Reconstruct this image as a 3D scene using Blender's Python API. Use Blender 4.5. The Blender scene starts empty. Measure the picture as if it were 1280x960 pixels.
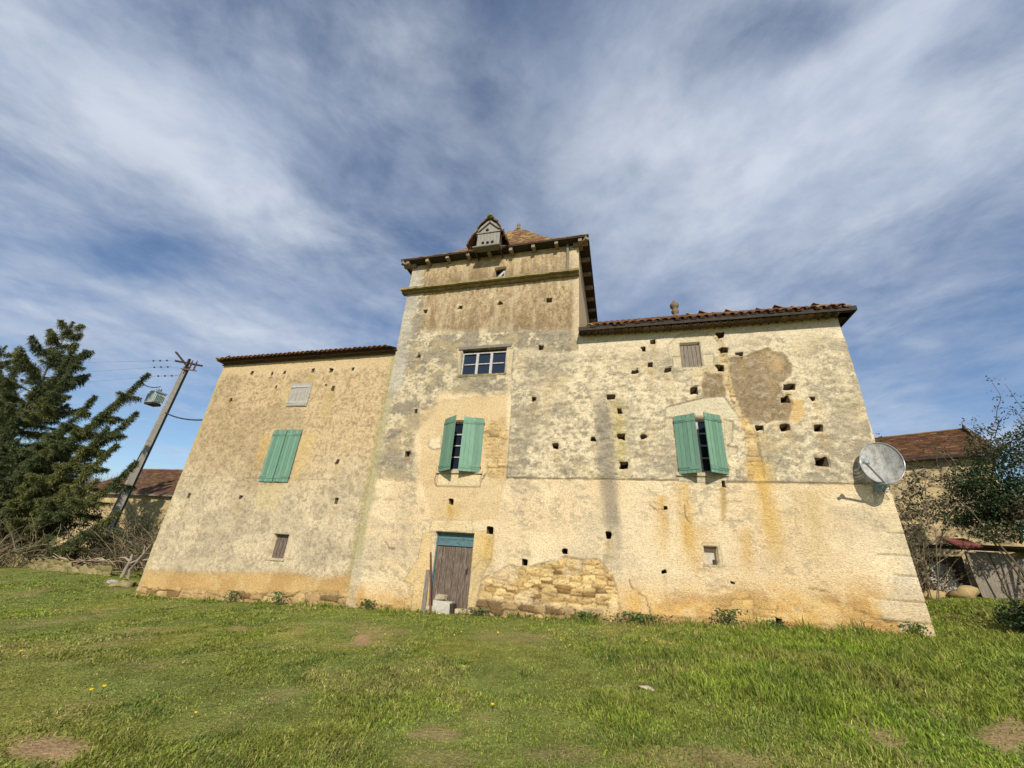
import bpy, math, random
import numpy as np
from mathutils import Vector, Matrix

# ------------------------------------------------------------------ camera, sky, sun, exposure
scene = bpy.context.scene
COL = scene.collection
FOC, PCX, PCY = 496.0, 640.0, 480.0                  # pinhole of the 1280 x 960 photograph
_X = np.array([1900.0, -85.0, -FOC]); _X /= np.linalg.norm(_X)
_Z = np.array([78.4, -1146.0, FOC]); _Z -= _X * (_Z @ _X); _Z /= np.linalg.norm(_Z)
_Y = np.cross(_Z, _X)
ROT = np.stack([_X, _Y, _Z])
cam_d = bpy.data.cameras.new('camera'); cam = bpy.data.objects.new('camera', cam_d); COL.objects.link(cam)
cam_d.sensor_width = 36.0; cam_d.lens = 36.0 * FOC / 1280.0
cam_d.clip_start = 0.05; cam_d.clip_end = 3000
m4 = Matrix.Identity(4)
for r in range(3):
    m4[r][0] = ROT[r][0]; m4[r][1] = -ROT[r][1]; m4[r][2] = -ROT[r][2]
cam.matrix_world = m4
scene.camera = cam

SUN_EL, SUN_AZ = math.radians(34), math.radians(15)   # azimuth: right of the facade's normal, behind the camera
sdir = Vector((math.sin(SUN_AZ) * math.cos(SUN_EL), -math.cos(SUN_AZ) * math.cos(SUN_EL), math.sin(SUN_EL)))
sun_d = bpy.data.lights.new('sun', 'SUN'); sun_d.energy = 4.9; sun_d.angle = math.radians(0.5); sun_d.color = (1.0, 0.93, 0.80)
sun = bpy.data.objects.new('sun', sun_d); COL.objects.link(sun)
sun.rotation_euler = sdir.to_track_quat('Z', 'Y').to_euler(); sun.location = sdir * 60

world = bpy.data.worlds.new('World'); scene.world = world; world.use_nodes = True


def build_world():
    nt = world.node_tree; nt.nodes.clear()
    N = lambda t: nt.nodes.new(t)
    L = nt.links.new

    def math_n(op, a, b=None, clamp=False):
        n = N('ShaderNodeMath'); n.operation = op; n.use_clamp = clamp
        for i, v in enumerate((a, b)):
            if v is None: continue
            if isinstance(v, (int, float)): n.inputs[i].default_value = v
            else: L(v, n.inputs[i])
        return n.outputs[0]
    out = N('ShaderNodeOutputWorld'); bg = N('ShaderNodeBackground')
    sky = N('ShaderNodeTexSky'); sky.sky_type = 'NISHITA'; sky.sun_disc = False
    sky.sun_elevation = SUN_EL; sky.sun_rotation = math.pi - SUN_AZ
    sky.air_density = 1.0; sky.dust_density = 0.6; sky.ozone_density = 2.0; sky.altitude = 200
    tc = N('ShaderNodeTexCoord'); sep = N('ShaderNodeSeparateXYZ'); L(tc.outputs['Generated'], sep.inputs[0])
    # flat cloud layer: direction projected on a plane overhead
    zz = math_n('MAXIMUM', math_n('ADD', sep.outputs[2], 0.18), 0.03)
    u = math_n('DIVIDE', sep.outputs[0], zz); v = math_n('DIVIDE', sep.outputs[1], zz)
    comb = N('ShaderNodeCombineXYZ'); L(u, comb.inputs[0]); L(v, comb.inputs[1])

    def noise(scale, rot, sc, det, rough, dist, off):
        mp = N('ShaderNodeMapping'); mp.vector_type = 'TEXTURE'; mp.inputs['Rotation'].default_value = (0, 0, math.radians(rot))
        mp.inputs['Scale'].default_value = sc; mp.inputs['Location'].default_value = off
        L(comb.outputs[0], mp.inputs[0])
        n = N('ShaderNodeTexNoise'); n.inputs['Scale'].default_value = scale; n.inputs['Detail'].default_value = det
        n.inputs['Roughness'].default_value = rough; n.inputs['Distortion'].default_value = dist
        L(mp.outputs[0], n.inputs['Vector']); return n.outputs['Fac']
    side = N('ShaderNodeMapRange'); side.interpolation_type = 'SMOOTHSTEP'; side.inputs['From Min'].default_value = -.55; side.inputs['From Max'].default_value = .35; L(u, side.inputs['Value'])

    def fan(scale, sc, det, rough, dist, off):   # streaks run one way on the left of the layer and the other way on the right
        a_ = noise(scale, 47, sc, det, rough, dist, off); b_ = noise(scale, -36, sc, det, rough, dist, (off[0] + 4, off[1] + 2, 0))
        return math_n('ADD', math_n('MULTIPLY', a_, math_n('SUBTRACT', 1.0, side.outputs[0])), math_n('MULTIPLY', b_, side.outputs[0]))
    base = fan(2.0, (1.25, .9, 1), 4, 0.5, 0.5, (3.1, 1.7, 0))
    fine = fan(5.2, (1.15, .92, 1), 8, 0.64, 0.25, (0.4, 5.2, 0))
    f = math_n('ADD', math_n('MULTIPLY', base, 0.52), math_n('MULTIPLY', fine, 0.54))

    def blob(px, py, rx, ry, amp):      # a broad bank or gap of cloud, at one place of the layer
        nonlocal f
        d = ROT @ np.array([px - PCX, py - PCY, FOC]); d /= np.linalg.norm(d)
        k = max(d[2] + 0.18, 0.03); a, b = d[0] / k, d[1] / k
        du = math_n('DIVIDE', math_n('SUBTRACT', u, float(a)), rx); dv = math_n('DIVIDE', math_n('SUBTRACT', v, float(b)), ry)
        r2 = math_n('ADD', math_n('MULTIPLY', du, du), math_n('MULTIPLY', dv, dv))
        g = math_n('POWER', 2.718, math_n('MULTIPLY', r2, -1.0))
        f = math_n('ADD', f, math_n('MULTIPLY', g, amp))
    for b in BLOBS: blob(*b)
    ramp = N('ShaderNodeMapRange'); ramp.interpolation_type = 'SMOOTHSTEP'
    ramp.inputs['From Min'].default_value = 0.34; ramp.inputs['From Max'].default_value = 0.95
    L(f, ramp.inputs['Value'])
    tint = N('ShaderNodeMixRGB'); tint.blend_type = 'MULTIPLY'; tint.inputs[0].default_value = 1.0
    tint.inputs[2].default_value = SKY_TINT
    L(sky.outputs[0], tint.inputs[1])
    mix = N('ShaderNodeMixRGB'); L(ramp.outputs[0], mix.inputs[0]); L(tint.outputs[0], mix.inputs[1])
    shade = N('ShaderNodeMixRGB'); shade.inputs[1].default_value = CLOUD_THIN; shade.inputs[2].default_value = CLOUD
    puff = fan(3.4, (1.1, .95, 1), 7, 0.60, 0.2, (7.3, 2.2, 0)); pr = N('ShaderNodeMapRange'); pr.inputs['From Min'].default_value = .38; pr.inputs['From Max'].default_value = .62
    L(puff, pr.inputs['Value']); L(pr.outputs[0], shade.inputs[0]); L(shade.outputs[0], mix.inputs[2])
    L(mix.outputs[0], bg.inputs[0]); bg.inputs[1].default_value = 0.1
    L(bg.outputs[0], out.inputs[0])


SKY_TINT = (1.02, 1.12, 1.22, 1)
CLOUD = (5.9, 6.5, 7.5, 1)
CLOUD_THIN = (4.1, 4.8, 6.2, 1)
BLOBS = [(1010, 150, .40, .32, .16), (1150, 90, .22, .24, .16), (800, 240, .30, .30, .10), (240, 170, .22, .26, .20), (310, 230, .14, .14, .16), (40, 70, .25, .25, .16), (330, 400, .45, .35, .16),
         (480, 120, .16, .22, .0), (600, 130, .05, .09, -.06), (620, 60, .3, .25, .04), (100, 400, .8, .4, .18), (1200, 500, 1.4, .5, .20), (1200, 470, .5, .35, -.24), (1000, 30, .13, .06, -.26), (230, 310, .28, .10, -.16), (150, 30, .14, .08, -.12), (390, 60, .2, .2, .06),
         (130, 540, 1.3, .8, -.12), (900, 340, .5, .4, .12), (1240, 320, .3, .4, .06), (1240, 60, .10, .16, -.16)]
build_world()
vs = scene.view_settings
vs.view_transform = 'Standard'; vs.look = 'None'; vs.gamma = 1.0; vs.exposure = 0.08; vs.use_curve_mapping = False
scene.cycles.max_bounces = 5; scene.cycles.diffuse_bounces = 2; scene.cycles.transparent_max_bounces = 12
scene.cycles.caustics_reflective = False; scene.cycles.caustics_refractive = False

rng = np.random.default_rng(11)
random.seed(5)
R = math.radians
C = lambda *a: np.array(a)


def at(px, py, Y):
    """photo pixel -> point of the vertical plane at distance Y"""
    d = ROT @ np.array([px - PCX, py - PCY, FOC])
    return d * (Y / d[1])


def topx(X, Y, Z):
    c = ROT.T @ np.stack([X, Y, Z]).reshape(3, -1)
    return PCX + FOC * c[0] / c[2], PCY + FOC * c[1] / c[2]


# ------------------------------------------------------------------ noise
_tab = np.random.default_rng(3).random((256, 256))


def vn(x, y, s=0):
    x = np.asarray(x, float) + 17.3 * s + 500; y = np.asarray(y, float) + 9.1 * s + 500
    xi = np.floor(x).astype(int); yi = np.floor(y).astype(int); fx = x - xi; fy = y - yi
    fx = fx * fx * (3 - 2 * fx); fy = fy * fy * (3 - 2 * fy)
    a = _tab[xi & 255, yi & 255]; b = _tab[(xi + 1) & 255, yi & 255]
    c = _tab[xi & 255, (yi + 1) & 255]; d = _tab[(xi + 1) & 255, (yi + 1) & 255]
    return (a * (1 - fx) + b * fx) * (1 - fy) + (c * (1 - fx) + d * fx) * fy


def fbm(x, y, o=4, s=0, g=0.5):
    t = 0; a = 1; n = 0
    for i in range(o):
        t = t + a * vn(x * 2 ** i, y * 2 ** i, s + 3 * i); n += a; a *= g
    return t / n


def ss(a, b, x):
    t = np.clip((x - a) / (b - a), 0, 1); return t * t * (3 - 2 * t)


def worley(x, y, s=0, jit=0.75):
    xi = np.floor(x).astype(int); yi = np.floor(y).astype(int)
    f1 = np.full(x.shape, 9.0); f2 = f1.copy(); idv = np.zeros(x.shape)
    for i in (-1, 0, 1):
        for j in (-1, 0, 1):
            a = xi + i; b = yi + j
            r1 = _tab[(a * 7 + s * 13) & 255, (b * 5 + 31) & 255]; r2 = _tab[(a * 3 + 91) & 255, (b * 11 + s * 7) & 255]
            dx = a + .5 + (r1 - .5) * jit - x; dy = b + .5 + (r2 - .5) * jit - y
            d = np.maximum(np.abs(dx), np.abs(dy)) * .85 + np.hypot(dx, dy) * .15
            c = d < f1
            f2 = np.where(c, f1, np.minimum(f2, d)); idv = np.where(c, _tab[(a * 29 + b * 57 + s) & 255, (a * 3 - b * 17) & 255], idv); f1 = np.where(c, d, f1)
    return f1, f2 - f1, idv


def mixc(a, b, t): return a + (b - a) * np.asarray(t)[:, None]


def inpoly(px, py, poly):
    """signed distance in pixels, positive inside"""
    P = np.array(poly, float); n = len(P)
    ins = np.zeros(px.shape, bool); dm = np.full(px.shape, 1e9)
    for i in range(n):
        x1, y1 = P[i]; x2, y2 = P[(i + 1) % n]
        if y1 != y2:
            c = ((y1 > py) != (y2 > py)) & (px < (x2 - x1) * (py - y1) / (y2 - y1) + x1); ins ^= c
        t = np.clip(((px - x1) * (x2 - x1) + (py - y1) * (y2 - y1)) / ((x2 - x1) ** 2 + (y2 - y1) ** 2 + 1e-9), 0, 1)
        dm = np.minimum(dm, np.hypot(px - x1 - t * (x2 - x1), py - y1 - t * (y2 - y1)))
    return np.where(ins, dm, -dm)


def nearline(px, py, line):
    dm = np.full(px.shape, 1e9)
    for (x1, y1), (x2, y2) in zip(line[:-1], line[1:]):
        t = np.clip(((px - x1) * (x2 - x1) + (py - y1) * (y2 - y1)) / ((x2 - x1) ** 2 + (y2 - y1) ** 2 + 1e-9), 0, 1)
        dm = np.minimum(dm, np.hypot(px - x1 - t * (x2 - x1), py - y1 - t * (y2 - y1)))
    return dm


# ------------------------------------------------------------------ mesh helpers
class MB:
    def __init__(s): s.v = []; s.f = []; s.c = []; s.m = []

    def add(s, vs, fs, col=None, mat=0):
        o = len(s.v); s.v += [tuple(v) for v in vs]
        for f in fs:
            s.f.append(tuple(i + o for i in f)); s.c.append(col); s.m.append(mat)

    def box(s, c, size, rot=None, col=None, mat=0, jit=0.0):
        hx, hy, hz = size[0] / 2, size[1] / 2, size[2] / 2
        M = Matrix.Identity(3) if rot is None else (Matrix.Rotation(rot, 3, 'Z') if isinstance(rot, (int, float)) else rot)
        vs = []
        for x in (-hx, hx):
            for y in (-hy, hy):
                for z in (-hz, hz):
                    p = Vector((x, y, z))
                    if jit: p += Vector([random.uniform(-jit, jit) for _ in range(3)])
                    vs.append(Vector(c) + M @ p)
        s.add(vs, [(0, 1, 3, 2), (4, 6, 7, 5), (0, 4, 5, 1), (2, 3, 7, 6), (0, 2, 6, 4), (1, 5, 7, 3)], col, mat)

    def beam(s, p, q, w, h, col=None, up=(0, 0, 1), mat=0):
        p = Vector(p); q = Vector(q); d = (q - p); L = d.length; d.normalize()
        sx = d.cross(Vector(up)).normalized(); uz = sx.cross(d)
        vs = []
        for e in (p, q):
            for a, b in ((-1, -1), (1, -1), (1, 1), (-1, 1)): vs.append(e + sx * a * w / 2 + uz * b * h / 2)
        s.add(vs, [(3, 2, 1, 0), (4, 5, 6, 7), (0, 1, 5, 4), (1, 2, 6, 5), (2, 3, 7, 6), (3, 0, 4, 7)], col, mat)

    def tube(s, pts, rad, n=6, col=None, mat=0, cap=True):
        pts = [Vector(p) for p in pts]; k = len(pts)
        if isinstance(rad, (int, float)): rad = [rad] * k
        vs = []; fs = []
        ref = Vector((0.31, 0.2, 0.93)).normalized()
        for i, p in enumerate(pts):
            t = (pts[min(i + 1, k - 1)] - pts[max(i - 1, 0)]).normalized()
            a = t.cross(ref)
            if a.length < 1e-3: a = t.cross(Vector((1, 0, 0)))
            a.normalize(); b = t.cross(a)
            for j in range(n):
                an = 2 * math.pi * j / n; vs.append(p + (a * math.cos(an) + b * math.sin(an)) * rad[i])
        for i in range(k - 1):
            for j in range(n):
                fs.append((i * n + j, i * n + (j + 1) % n, (i + 1) * n + (j + 1) % n, (i + 1) * n + j))
        if cap: fs.append(tuple(range(n))[::-1]); fs.append(tuple((k - 1) * n + j for j in range(n)))
        s.add(vs, fs, col, mat)

    def lathe(s, c, prof, n=16, col=None, mat=0, axis=None):
        c = Vector(c); M = Matrix.Identity(3) if axis is None else Vector(axis).normalized().to_track_quat('Z', 'Y').to_matrix()
        vs = []; fs = []
        for r, z in prof:
            for j in range(n):
                an = 2 * math.pi * j / n; vs.append(c + M @ Vector((r * math.cos(an), r * math.sin(an), z)))
        k = len(prof)
        for i in range(k - 1):
            for j in range(n): fs.append((i * n + j, i * n + (j + 1) % n, (i + 1) * n + (j + 1) % n, (i + 1) * n + j))
        fs.append(tuple(range(n))[::-1]); fs.append(tuple((k - 1) * n + j for j in range(n)))
        s.add(vs, fs, col, mat)

    def blob(s, c, r, seed=0, amp=0.25, col=None, mat=0, n=10, k=7, flat=0.0):
        rd = random.Random(seed); ph = [(rd.uniform(0, 6), rd.uniform(1, 3), rd.uniform(0, 6), rd.uniform(1, 3)) for _ in range(4)]
        vs = []; fs = []
        for i in range(k + 1):
            th = math.pi * i / k
            for j in range(n):
                a = 2 * math.pi * j / n; q = 1
                for p in ph: q += amp / 2 * math.sin(p[0] + round(p[1]) * a) * math.sin(p[2] + p[3] * th) * math.sin(th)
                vs.append((c[0] + r[0] * q * math.sin(th) * math.cos(a), c[1] + r[1] * q * math.sin(th) * math.sin(a), c[2] + max(r[2] * q * math.cos(th), -flat if flat else -99)))
        for i in range(k):
            for j in range(n): fs.append((i * n + j, (i + 1) * n + j, (i + 1) * n + (j + 1) % n, i * n + (j + 1) % n))
        s.add(vs, fs, col, mat)

    def build(s, name, mats, parent=None, smooth=False):
        if not isinstance(mats, (list, tuple)): mats = [mats]
        me = bpy.data.meshes.new(name); me.from_pydata(s.v, [], s.f)
        for m in mats: me.materials.append(m)
        me.polygons.foreach_set('material_index', np.array(s.m, dtype=np.int32))
        if smooth: me.polygons.foreach_set('use_smooth', np.ones(len(s.f), bool))
        if any(c is not None for c in s.c):
            at_ = me.color_attributes.new('Paint', 'FLOAT_COLOR', 'CORNER')
            cols = np.ones((len(me.loops), 4), np.float32); i = 0
            for f, c in zip(s.f, s.c):
                if c is None: c = (1, 1, 1)
                cols[i:i + len(f), :3] = c; i += len(f)
            at_.data.foreach_set('color', cols.ravel())
        me.validate(); me.update()
        return link(name, me, parent)


def link(name, me, parent=None):
    o = bpy.data.objects.new(name, me); COL.objects.link(o)
    if parent: setp(o, parent)
    return o


def world_loc(p):
    l = Vector(p.location)
    while p.parent: p = p.parent; l = l + Vector(p.location) * 0 if False else l
    return l


def setp(o, parent):
    o.parent = parent
    top = parent
    while top.parent: top = top.parent
    if parent.type == 'EMPTY':
        o.matrix_parent_inverse = Matrix.Translation(-Vector(parent.location))


def tag(o, label=None, cat=None, group=None, kind=None):
    if label: o['label'] = label
    if cat: o['category'] = cat
    if group: o['group'] = group
    if kind: o['kind'] = kind
    return o


def thing(name, label, cat, loc, group=None):
    o = bpy.data.objects.new(name, None); COL.objects.link(o); o.location = loc; o.empty_display_size = .3
    return tag(o, label, cat, group)


def np_mesh(name, V, Fq, col=None, mat=None, parent=None, smooth=False, in_hole=None):
    """V (n,3), Fq (m,k) uniform polygons"""
    V = np.asarray(V, np.float32); Fq = np.asarray(Fq, np.int32); m, k = Fq.shape
    me = bpy.data.meshes.new(name)
    me.vertices.add(len(V)); me.vertices.foreach_set('co', V.ravel())
    me.loops.add(m * k); me.loops.foreach_set('vertex_index', Fq.ravel())
    me.polygons.add(m); me.polygons.foreach_set('loop_start', np.arange(0, m * k, k, dtype=np.int32))
    me.update(calc_edges=True)
    if smooth: me.polygons.foreach_set('use_smooth', np.ones(m, bool))
    if col is not None:
        a = me.color_attributes.new('Paint', 'FLOAT_COLOR', 'POINT' if in_hole is None else 'CORNER')
        if in_hole is None: c = np.ones((len(V), 4), np.float32); c[:, :3] = col
        else:
            c = np.ones((m, k, 4), np.float32); c[:, :, :3] = np.asarray(col)[Fq]; inside = in_hole[Fq].any(1); c[inside, :, :3] = SHADED_STONE
        a.data.foreach_set('color', c.ravel())
    if mat: me.materials.append(mat)
    me.update()
    return link(name, me, parent)


# ------------------------------------------------------------------ materials
def mat(name, col=None, rough=0.85, paint=False, nscale=30, namp=0.35, bump=0.3, bscale=60, spec=0.25, metal=0.0, stretch=(1, 1, 1), bdist=0.01, trans=0.0, streak=None, pits=0):
    m = bpy.data.materials.new(name); m.use_nodes = True; nt = m.node_tree; L = nt.links.new
    b = nt.nodes['Principled BSDF']; b.inputs['Roughness'].default_value = rough; b.inputs['Metallic'].default_value = metal
    b.inputs['Specular IOR Level'].default_value = spec
    tc = nt.nodes.new('ShaderNodeTexCoord'); mp = nt.nodes.new('ShaderNodeMapping'); mp.inputs['Scale'].default_value = stretch
    L(tc.outputs['Object'], mp.inputs[0])
    n = nt.nodes.new('ShaderNodeTexNoise'); n.inputs['Scale'].default_value = nscale; n.inputs['Detail'].default_value = 6; n.inputs['Roughness'].default_value = 0.65
    L(mp.outputs[0], n.inputs['Vector'])
    mr = nt.nodes.new('ShaderNodeMapRange'); mr.inputs['From Min'].default_value = 0.25; mr.inputs['From Max'].default_value = 0.75
    mr.inputs['To Min'].default_value = 1 - namp; mr.inputs['To Max'].default_value = 1 + namp * .7
    L(n.outputs['Fac'], mr.inputs['Value'])
    mx = nt.nodes.new('ShaderNodeMixRGB'); mx.blend_type = 'MULTIPLY'; mx.inputs[0].default_value = 1
    if paint:
        at_ = nt.nodes.new('ShaderNodeAttribute'); at_.attribute_name = 'Paint'; L(at_.outputs['Color'], mx.inputs[1])
    else:
        mx.inputs[1].default_value = (*col, 1)
    L(mr.outputs[0], mx.inputs[2])
    src = mx.outputs[0]
    if pits:                         # dirt lodged in the pits of the rough coat
        n4 = nt.nodes.new('ShaderNodeTexNoise'); n4.inputs['Scale'].default_value = 19; n4.inputs['Detail'].default_value = 9; n4.inputs['Roughness'].default_value = .78
        L(mp.outputs[0], n4.inputs['Vector'])
        r4 = nt.nodes.new('ShaderNodeMapRange'); r4.inputs['From Min'].default_value = .52; r4.inputs['From Max'].default_value = .66; r4.inputs['To Min'].default_value = 1; r4.inputs['To Max'].default_value = 1 - pits
        L(n4.outputs['Fac'], r4.inputs['Value'])
        m4_ = nt.nodes.new('ShaderNodeMixRGB'); m4_.blend_type = 'MULTIPLY'; m4_.inputs[0].default_value = 1; L(src, m4_.inputs[1]); L(r4.outputs[0], m4_.inputs[2]); src = m4_.outputs[0]
    if streak:                       # second coat of paint or wood showing through, in streaks
        n2 = nt.nodes.new('ShaderNodeTexNoise'); n2.inputs['Scale'].default_value = streak[1]; n2.inputs['Detail'].default_value = 8; n2.inputs['Roughness'].default_value = .7
        L(mp.outputs[0], n2.inputs['Vector'])
        r2 = nt.nodes.new('ShaderNodeMapRange'); r2.inputs['From Min'].default_value = streak[2]; r2.inputs['From Max'].default_value = streak[2] + .1
        L(n2.outputs['Fac'], r2.inputs['Value'])
        m2 = nt.nodes.new('ShaderNodeMixRGB'); L(r2.outputs[0], m2.inputs[0]); L(src, m2.inputs[1]); m2.inputs[2].default_value = (*streak[0], 1); src = m2.outputs[0]
    L(src, b.inputs['Base Color'])
    if bump:
        n3 = nt.nodes.new('ShaderNodeTexNoise'); n3.inputs['Scale'].default_value = bscale; n3.inputs['Detail'].default_value = 5
        L(mp.outputs[0], n3.inputs['Vector'])
        bp = nt.nodes.new('ShaderNodeBump'); bp.inputs['Strength'].default_value = bump; bp.inputs['Distance'].default_value = bdist
        L(n3.outputs['Fac'], bp.inputs['Height']); L(bp.outputs[0], b.inputs['Normal'])
    if trans:
        out = nt.nodes['Material Output']; t = nt.nodes.new('ShaderNodeBsdfTranslucent'); L(src, t.inputs[0])
        ms = nt.nodes.new('ShaderNodeMixShader'); ms.inputs[0].default_value = trans; L(b.outputs[0], ms.inputs[1]); L(t.outputs[0], ms.inputs[2]); L(ms.outputs[0], out.inputs[0])
    return m


M = dict(
    plaster=mat('lime_plaster', paint=True, rough=.95, nscale=24, namp=.30, bump=.9, bscale=42, spec=.1, bdist=.03, pits=.42),
    stone=mat('limestone', (.46, .38, .25), rough=.9, nscale=9, namp=.3, bump=.6, bscale=35, spec=.1, bdist=.015, streak=((.33, .29, .2), 3, .56)),
    stone_moss=mat('mossy_stone', (.25, .20, .095), rough=.95, nscale=6, namp=.5, bump=.7, bscale=30, spec=.1, streak=((.33, .25, .15), 4, .52)),
    rubble=mat('rubble_masonry', paint=True, rough=.95, nscale=8, namp=.25, bump=.6, bscale=30, spec=.1),
    tile=mat('clay_tile', paint=True, rough=.9, nscale=12, namp=.35, bump=.4, bscale=40, spec=.1, streak=((.30, .21, .05), 2.2, .6)),
    green=mat('green_paint', paint=True, rough=.65, nscale=5, namp=.28, bump=.15, bscale=40, stretch=(9, 9, 1), spec=.3, streak=((.19, .29, .215), 9, .60)),
    iron=mat('rusty_iron', (.06, .045, .035), rough=.7, nscale=40, metal=.4),
    greywood=mat('grey_wood', (.20, .175, .15), rough=.9, nscale=7, namp=.55, bump=.5, bscale=18, stretch=(8, 8, .7), spec=.1),
    brownwood=mat('brown_wood', (.125, .09, .068), rough=.85, nscale=6, namp=.6, bump=.6, bscale=16, stretch=(9, 9, .6), spec=.15, streak=((.25, .215, .185), 7, .52)),
    darkwood=mat('dark_wood', (.05, .038, .03), rough=.9, nscale=8, namp=.5, bump=.4, bscale=20),
    rafter=mat('rafter_wood', (.26, .20, .14), rough=.9, nscale=8, namp=.4, bump=.4, bscale=20),
    palewood=mat('pale_wood', (.36, .325, .28), rough=.9, nscale=7, namp=.45, bump=.4, bscale=18, stretch=(8, 8, .7), streak=((.22, .19, .165), 6, .57)),
    whitepaint=mat('white_paint', (.43, .42, .40), rough=.8, nscale=14, namp=.45, bump=.3, bscale=25),
    turq=mat('turquoise_paint', (.095, .19, .205), rough=.7, nscale=6, namp=.5, bump=.5, bscale=18, stretch=(1, 1, 5), streak=((.055, .07, .08), 6, .49)),
    redwood=mat('red_wood', (.17, .075, .05), rough=.85, nscale=8, namp=.4, bump=.4, stretch=(6, 6, .8)),
    glass=mat('window_glass', (.012, .018, .03), rough=.08, nscale=2, namp=.2, bump=.25, bscale=5, spec=.6),
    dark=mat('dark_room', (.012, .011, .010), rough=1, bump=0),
    concrete=mat('concrete', (.34, .31, .26), rough=.9, nscale=8, namp=.3, bump=.3, spec=.1),
    shedwood=mat('shed_boards', (.21, .175, .135), rough=.9, nscale=8, namp=.5, bump=.5, bscale=18, stretch=(8, 8, .7), spec=.1, streak=((.30, .27, .23), 6, .55)),
    dormerwood=mat('flaking_white_boards', (.27, .25, .22), rough=.9, nscale=12, namp=.5, bump=.4, stretch=(8, 8, .8), streak=((.17, .145, .12), 5, .55)),
    dark_stone=mat('lichened_stone', (.17, .135, .09), rough=.95, nscale=9, namp=.4, bump=.6, bscale=30, spec=.1),
    recess_concrete=mat('shaded_concrete', (.12, .11, .095), rough=.95, nscale=8, namp=.3, bump=.3, spec=.1),  # concrete of the pole's web, darkened to paint shade behind the rungs
    galv=mat('painted_steel', (.36, .43, .41), rough=.5, nscale=4, namp=.2, bump=.1, spec=.4),
    steel=mat('galvanised_steel', (.38, .39, .40), rough=.45, nscale=10, namp=.25, bump=.1, metal=.5),
    cable=mat('black_cable', (.02, .02, .022), rough=.6, bump=0),
    ceramic=mat('insulator', (.10, .05, .035), rough=.3, bump=0, spec=.5),
    glassins=mat('glass_insulator', (.07, .09, .09), rough=.2, bump=0, spec=.5),
    bark=mat('bark', (.13, .105, .085), rough=.95, nscale=12, namp=.5, bump=.8, bscale=20, stretch=(2, 2, .6)),
    twig=mat('dry_twig', paint=True, rough=.95, nscale=10, namp=.4, bump=0),
    needle=mat('needles', paint=True, rough=.7, nscale=3, namp=.4, bump=0, trans=.15),
    leaf=mat('leaves', paint=True, rough=.55, nscale=3, namp=.35, bump=0, trans=.25),
    grass=mat('grass_blades', paint=True, rough=.7, nscale=2, namp=.2, bump=0, trans=.4, spec=.2),
    petal=mat('dandelion_yellow', (.75, .52, .02), rough=.8, bump=0, nscale=20, namp=.2),
    soil=mat('lawn_soil', paint=True, rough=1, nscale=18, namp=.4, bump=.9, bscale=30, spec=.05, bdist=.03),
    redtile=mat('red_sheet', (.17, .05, .042), rough=.7, nscale=10, namp=.3),
    yellowstone=mat('yellow_stone', (.36, .26, .12), rough=.9, nscale=8, namp=.35, bump=.6),
    whiterubble=mat('white_block', (.44, .40, .33), rough=.95, nscale=12, namp=.25, bump=.5),
)


def dish_material():
    m = bpy.data.materials.new('perforated_dish'); m.use_nodes = True; nt = m.node_tree; L = nt.links.new
    b = nt.nodes['Principled BSDF']; nz = nt.nodes.new('ShaderNodeTexNoise'); nz.inputs['Scale'].default_value = 6; nz.inputs['Detail'].default_value = 8; nz.inputs['Roughness'].default_value = .7; cr = nt.nodes.new('ShaderNodeMixRGB'); cr.inputs[1].default_value = (.15, .145, .125, 1); cr.inputs[2].default_value = (.36, .36, .34, 1); mrr = nt.nodes.new('ShaderNodeMapRange'); mrr.inputs['From Min'].default_value = .35; mrr.inputs['From Max'].default_value = .55; L(nz.outputs['Fac'], mrr.inputs['Value']); L(mrr.outputs[0], cr.inputs[0]); L(cr.outputs[0], b.inputs['Base Color']); b.inputs['Roughness'].default_value = .55
    tc = nt.nodes.new('ShaderNodeTexCoord'); v = nt.nodes.new('ShaderNodeTexVoronoi'); v.inputs['Scale'].default_value = 75; v.inputs['Randomness'].default_value = .15
    L(tc.outputs['Object'], v.inputs['Vector'])
    r = nt.nodes.new('ShaderNodeMath'); r.operation = 'LESS_THAN'; r.inputs[1].default_value = .30; L(v.outputs['Distance'], r.inputs[0])
    t = nt.nodes.new('ShaderNodeBsdfTransparent'); ms = nt.nodes.new('ShaderNodeMixShader')
    L(r.outputs[0], ms.inputs[0]); L(b.outputs[0], ms.inputs[1]); L(t.outputs[0], ms.inputs[2]); L(ms.outputs[0], nt.nodes['Material Output'].inputs[0])
    return m


M['dish'] = dish_material()

# ------------------------------------------------------------------ ground
YF, YL = 11.0, 11.10                       # front plane of tower and right wing, of the left wing


def ground(x, y):
    x = np.asarray(x, float); y = np.asarray(y, float)
    xc = np.clip(x, -45, 40); yc = np.clip(y, -20, 45)
    z = -1.62 + .0335 * yc + .0465 * xc
    z = z + .40 * ss(-15.8, -21, x) * ss(9, 13.5, y) + .22 * ss(-21, -32, x) * ss(4, 12, y)
    z = z + .30 * ss(7, 9.5, x) * ss(10, 14, y)
    z = z + .05 * (fbm(x * .35, y * .35, 3, 5) - .5) + .03 * (fbm(x * 1.3, y * 1.3, 2, 8) - .5)
    z = z + 25 * ss(50, 210, y) * (0.8 + .4 * vn(x / 60., y / 60., 2)) * ss(300, -60, x)
    return z


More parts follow.
